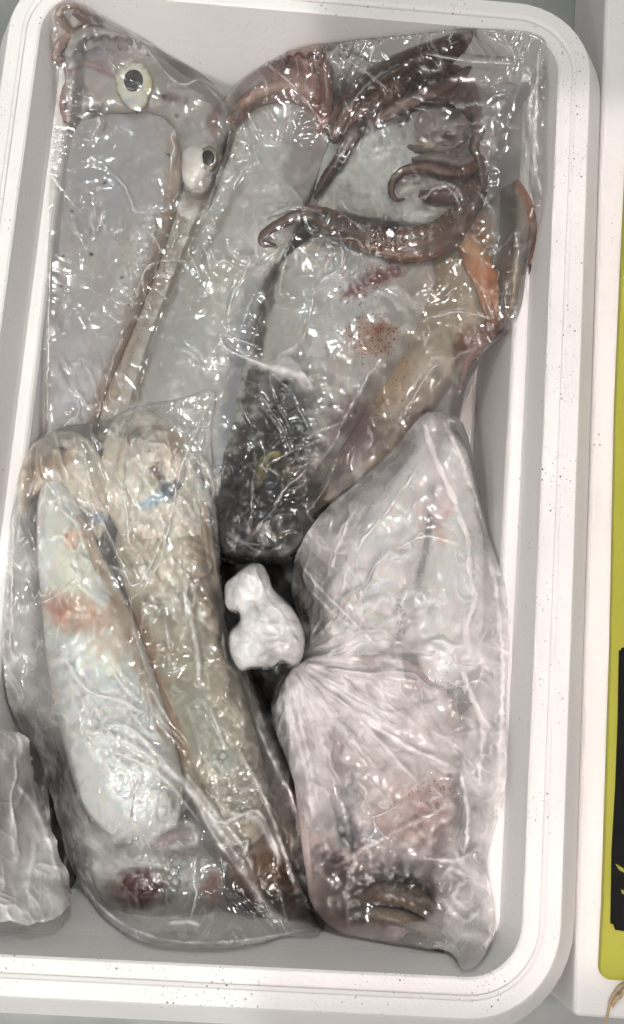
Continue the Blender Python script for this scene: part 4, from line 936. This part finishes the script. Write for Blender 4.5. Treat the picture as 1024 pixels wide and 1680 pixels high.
tube("arm", [(590, 1478, -.050, 7), (620, 1464, -.040, 14), (660, 1468, -.038, 17), (695, 1486, -.040, 15), (728, 1518, -.05, 8)], (112, 102, 92), [('s', [(600, 1475), (660, 1460), (710, 1500)], 4, (66, 54, 50), .6), ('c', 640, 1470, 60, 20, 0, .5)], s8, seed=95, suckers=.15)
tube("arm", [(575, 1500, -.056, 5), (615, 1498, -.045, 11), (665, 1508, -.043, 13), (712, 1532, -.052, 8), (735, 1545, -.066, 3)], (126, 117, 103), [('s', [(590, 1512), (660, 1520), (715, 1545)], 4, (60, 52, 46), .7), ('c', 650, 1515, 70, 20, 0, .5)], s8, seed=96, suckers=.15)
tube("arm", [(600, 1528, -.066, 4), (640, 1532, -.056, 9), (690, 1546, -.062, 8), (728, 1560, -.08, 3)], (96, 86, 78), [], s8, seed=97, suckers=.15)

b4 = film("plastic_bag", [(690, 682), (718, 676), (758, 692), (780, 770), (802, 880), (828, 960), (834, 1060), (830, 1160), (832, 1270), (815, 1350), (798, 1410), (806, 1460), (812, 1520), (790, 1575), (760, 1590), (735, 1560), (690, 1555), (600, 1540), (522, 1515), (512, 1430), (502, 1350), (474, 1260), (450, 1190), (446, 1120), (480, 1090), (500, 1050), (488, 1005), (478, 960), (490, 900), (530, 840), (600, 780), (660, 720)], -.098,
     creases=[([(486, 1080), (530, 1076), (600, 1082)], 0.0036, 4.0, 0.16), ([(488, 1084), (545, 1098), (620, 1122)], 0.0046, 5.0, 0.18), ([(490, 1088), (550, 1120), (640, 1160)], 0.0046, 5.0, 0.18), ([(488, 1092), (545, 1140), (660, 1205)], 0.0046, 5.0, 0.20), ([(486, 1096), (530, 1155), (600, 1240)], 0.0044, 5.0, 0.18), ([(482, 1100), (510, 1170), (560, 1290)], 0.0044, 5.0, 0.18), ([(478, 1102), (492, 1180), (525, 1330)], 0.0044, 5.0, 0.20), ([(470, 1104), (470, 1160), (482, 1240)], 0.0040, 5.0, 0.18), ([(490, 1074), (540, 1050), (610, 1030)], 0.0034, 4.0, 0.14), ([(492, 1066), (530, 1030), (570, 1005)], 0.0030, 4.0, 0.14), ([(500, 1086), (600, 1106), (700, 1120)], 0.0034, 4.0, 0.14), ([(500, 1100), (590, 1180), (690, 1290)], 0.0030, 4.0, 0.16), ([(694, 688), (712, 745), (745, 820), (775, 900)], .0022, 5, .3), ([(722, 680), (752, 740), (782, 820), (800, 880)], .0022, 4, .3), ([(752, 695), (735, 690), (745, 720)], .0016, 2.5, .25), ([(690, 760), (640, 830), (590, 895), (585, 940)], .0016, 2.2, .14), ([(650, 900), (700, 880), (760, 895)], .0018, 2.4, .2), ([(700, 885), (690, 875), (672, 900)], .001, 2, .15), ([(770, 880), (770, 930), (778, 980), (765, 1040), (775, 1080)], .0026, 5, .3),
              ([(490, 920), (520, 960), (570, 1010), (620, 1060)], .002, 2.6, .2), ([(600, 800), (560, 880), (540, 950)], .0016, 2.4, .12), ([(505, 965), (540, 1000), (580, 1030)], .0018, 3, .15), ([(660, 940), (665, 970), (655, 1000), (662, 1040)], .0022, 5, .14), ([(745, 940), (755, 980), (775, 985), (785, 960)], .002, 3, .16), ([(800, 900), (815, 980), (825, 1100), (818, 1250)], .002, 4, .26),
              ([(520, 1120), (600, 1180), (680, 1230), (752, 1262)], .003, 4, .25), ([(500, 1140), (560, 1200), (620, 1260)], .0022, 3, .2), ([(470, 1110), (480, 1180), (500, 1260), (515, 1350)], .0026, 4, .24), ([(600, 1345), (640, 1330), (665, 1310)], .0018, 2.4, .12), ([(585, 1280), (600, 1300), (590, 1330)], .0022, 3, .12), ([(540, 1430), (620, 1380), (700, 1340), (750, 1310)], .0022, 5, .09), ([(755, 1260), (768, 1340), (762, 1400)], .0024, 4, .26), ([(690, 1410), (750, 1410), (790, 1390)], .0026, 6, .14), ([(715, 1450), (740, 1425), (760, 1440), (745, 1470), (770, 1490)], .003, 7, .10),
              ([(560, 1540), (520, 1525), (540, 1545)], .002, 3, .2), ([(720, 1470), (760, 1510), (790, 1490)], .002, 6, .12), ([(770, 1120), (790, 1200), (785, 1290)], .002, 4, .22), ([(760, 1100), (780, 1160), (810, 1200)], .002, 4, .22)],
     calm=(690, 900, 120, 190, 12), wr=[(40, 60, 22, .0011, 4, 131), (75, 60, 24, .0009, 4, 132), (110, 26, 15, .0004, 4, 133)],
     pleat=[(478, 1086, 4, .0042, 70, 420, 141), (478, 1086, 9, .0012, 60, 300, 142)], milk_glint=.20,
     milk_bright_marks=[(530, 1105, 100, 60, 30, .60), (640, 1180, 140, 60, 30, .22), (690, 900, 105, 160, 12, -.05), (515, 940, 60, 130, 20, .14), (720, 760, 40, 90, -15, .28), (800, 1150, 40, 260, 0, .22), (500, 1230, 34, 110, -10, .22), (640, 1000, 110, 50, 20, .12), (770, 1470, 50, 80, 0, .22), (600, 1470, 130, 60, 0, -.30), (550, 1390, 50, 60, 0, -.2), (715, 1330, 40, 60, 20, -.14), (740, 950, 60, 100, 0, .06)], seed=64, mat=FILM_MILKY,  # left margin patch also whitened to brighten the greyed film
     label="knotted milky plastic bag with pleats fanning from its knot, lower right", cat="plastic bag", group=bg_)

# the twisted knot of the bag: a solid crumpled wad of white film
def wad(name, outline, zb, h, parent, amp, seed, step=2, milk_glint=.9, folds=(), **kw):
    D = Domain(outline, step)
    u = np.sqrt(np.maximum(poisson(D.I), 0)); u /= u.max()
    X, Y = D.X, D.Y
    f = sum(a * ridged((X * math.cos(t) + Y * math.sin(t)) / al, (-X * math.sin(t) + Y * math.cos(t)) / ac, seed + i, 2) for i, (t, al, ac, a) in enumerate(folds))
    top = zb + h * (1 - (1 - u) ** 1.5) + amp * (fbm(X / 38, Y / 38, seed, 2) - .5) + .12 * amp * (fbm(X / 9, Y / 9, seed + 4, 3) - .5) * np.clip(u * 3, 0, 1) + f * np.clip(u * 2.5, 0, 1)
    x, y, zt = D.take(X), D.take(Y), np.where(D.isring, zb, D.take(top))
    T = at(x, y, zt); n = len(T)
    Bt = T.copy(); Bt[:, 2] = zb - .5 * h * D.take(u)
    V = np.vstack([T, Bt[~D.isring]])
    mp = np.arange(n); mp[~D.isring] = n + np.arange((~D.isring).sum())
    F = np.vstack([D.quads, mp[D.quads][:, ::-1]])
    splat(T, 1)
    return mesh(name, V, F, FILM_MILKY, parent, attrs={'milk_glint': np.full(len(V), 1.6 * milk_glint)}, **kw)
wad("knot", [(368, 985), (370, 958), (384, 944), (408, 926), (430, 926), (442, 945), (450, 966), (482, 1000), (500, 1040), (496, 1078), (480, 1092), (462, 1086), (445, 1096), (412, 1096), (394, 1100), (378, 1075), (376, 1040), (392, 1018), (390, 1006), (374, 1000)], -.036, .024, b4, .011, 151, step=1.6, milk_glint=.55,
    folds=[(1.05, 70, 30, .0030), (.3, 40, 22, .0012)])

def bubbles(parent, spots):
    """little air bubbles caught under the film"""
    VV, FF, n0 = [], [], 0
    for (x, y, r) in spots:
        z0 = float(sample_pile(np.array([x]), np.array([y]))[0]) - .0004
        for t in np.linspace(math.pi / 2, .12, 5):
            for a in np.linspace(0, 2 * math.pi, 12, endpoint=False):
                VV.append(at(x + r * math.sin(t) * math.cos(a), y + r * math.sin(t) * math.sin(a), z0 + .6 * r * mpp() * math.cos(t)))
        for i in range(4):
            for j in range(12):
                FF.append((n0 + i * 12 + j, n0 + i * 12 + (j + 1) % 12, n0 + (i + 1) * 12 + (j + 1) % 12, n0 + (i + 1) * 12 + j))
        n0 += 60
    return mesh("bubbles", np.array(VV), np.array(FF), FILM, parent, attrs={'milk_glint': np.full(len(VV), .12)}, kind='stuff')
bubbles(b4, [(660 + 14 * math.cos(i * 2.4) * (i % 4) / 3, 1012 + 26 * math.sin(i * 1.7), 2.5 + 2.5 * ((i * 7) % 5) / 4) for i in range(22)])
bubbles(b3, [(365, 1240, 8), (362, 1250, 4), (372, 1236, 3), (428, 1490, 9), (400, 1400, 7), (398, 1390, 4), (380, 1545, 6), (388, 1538, 4), (370, 1150, 4), (285, 1430, 9), (288, 1447, 8), (278, 1440, 5), (210, 1380, 8), (222, 1374, 6)])

# small crumpled white bag in the lower left corner
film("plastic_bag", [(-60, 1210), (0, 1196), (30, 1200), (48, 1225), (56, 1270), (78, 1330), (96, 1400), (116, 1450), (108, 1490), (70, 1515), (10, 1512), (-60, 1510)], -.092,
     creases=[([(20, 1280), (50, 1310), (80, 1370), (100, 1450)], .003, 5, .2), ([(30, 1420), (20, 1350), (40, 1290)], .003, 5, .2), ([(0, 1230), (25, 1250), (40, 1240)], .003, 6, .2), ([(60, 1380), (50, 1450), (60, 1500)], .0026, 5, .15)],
     wr=[(75, 80, 34, .0026, 3, 161), (30, 50, 26, .0016, 3, 162), (100, 22, 14, .0005, 3, 163)], milk_glint=.52, jag=9, milk_bright_marks=[(20, 1260, 50, 60, 0, .2), (70, 1420, 40, 90, 0, .15)], seed=65, mat=FILM_MILKY, lift=.03,
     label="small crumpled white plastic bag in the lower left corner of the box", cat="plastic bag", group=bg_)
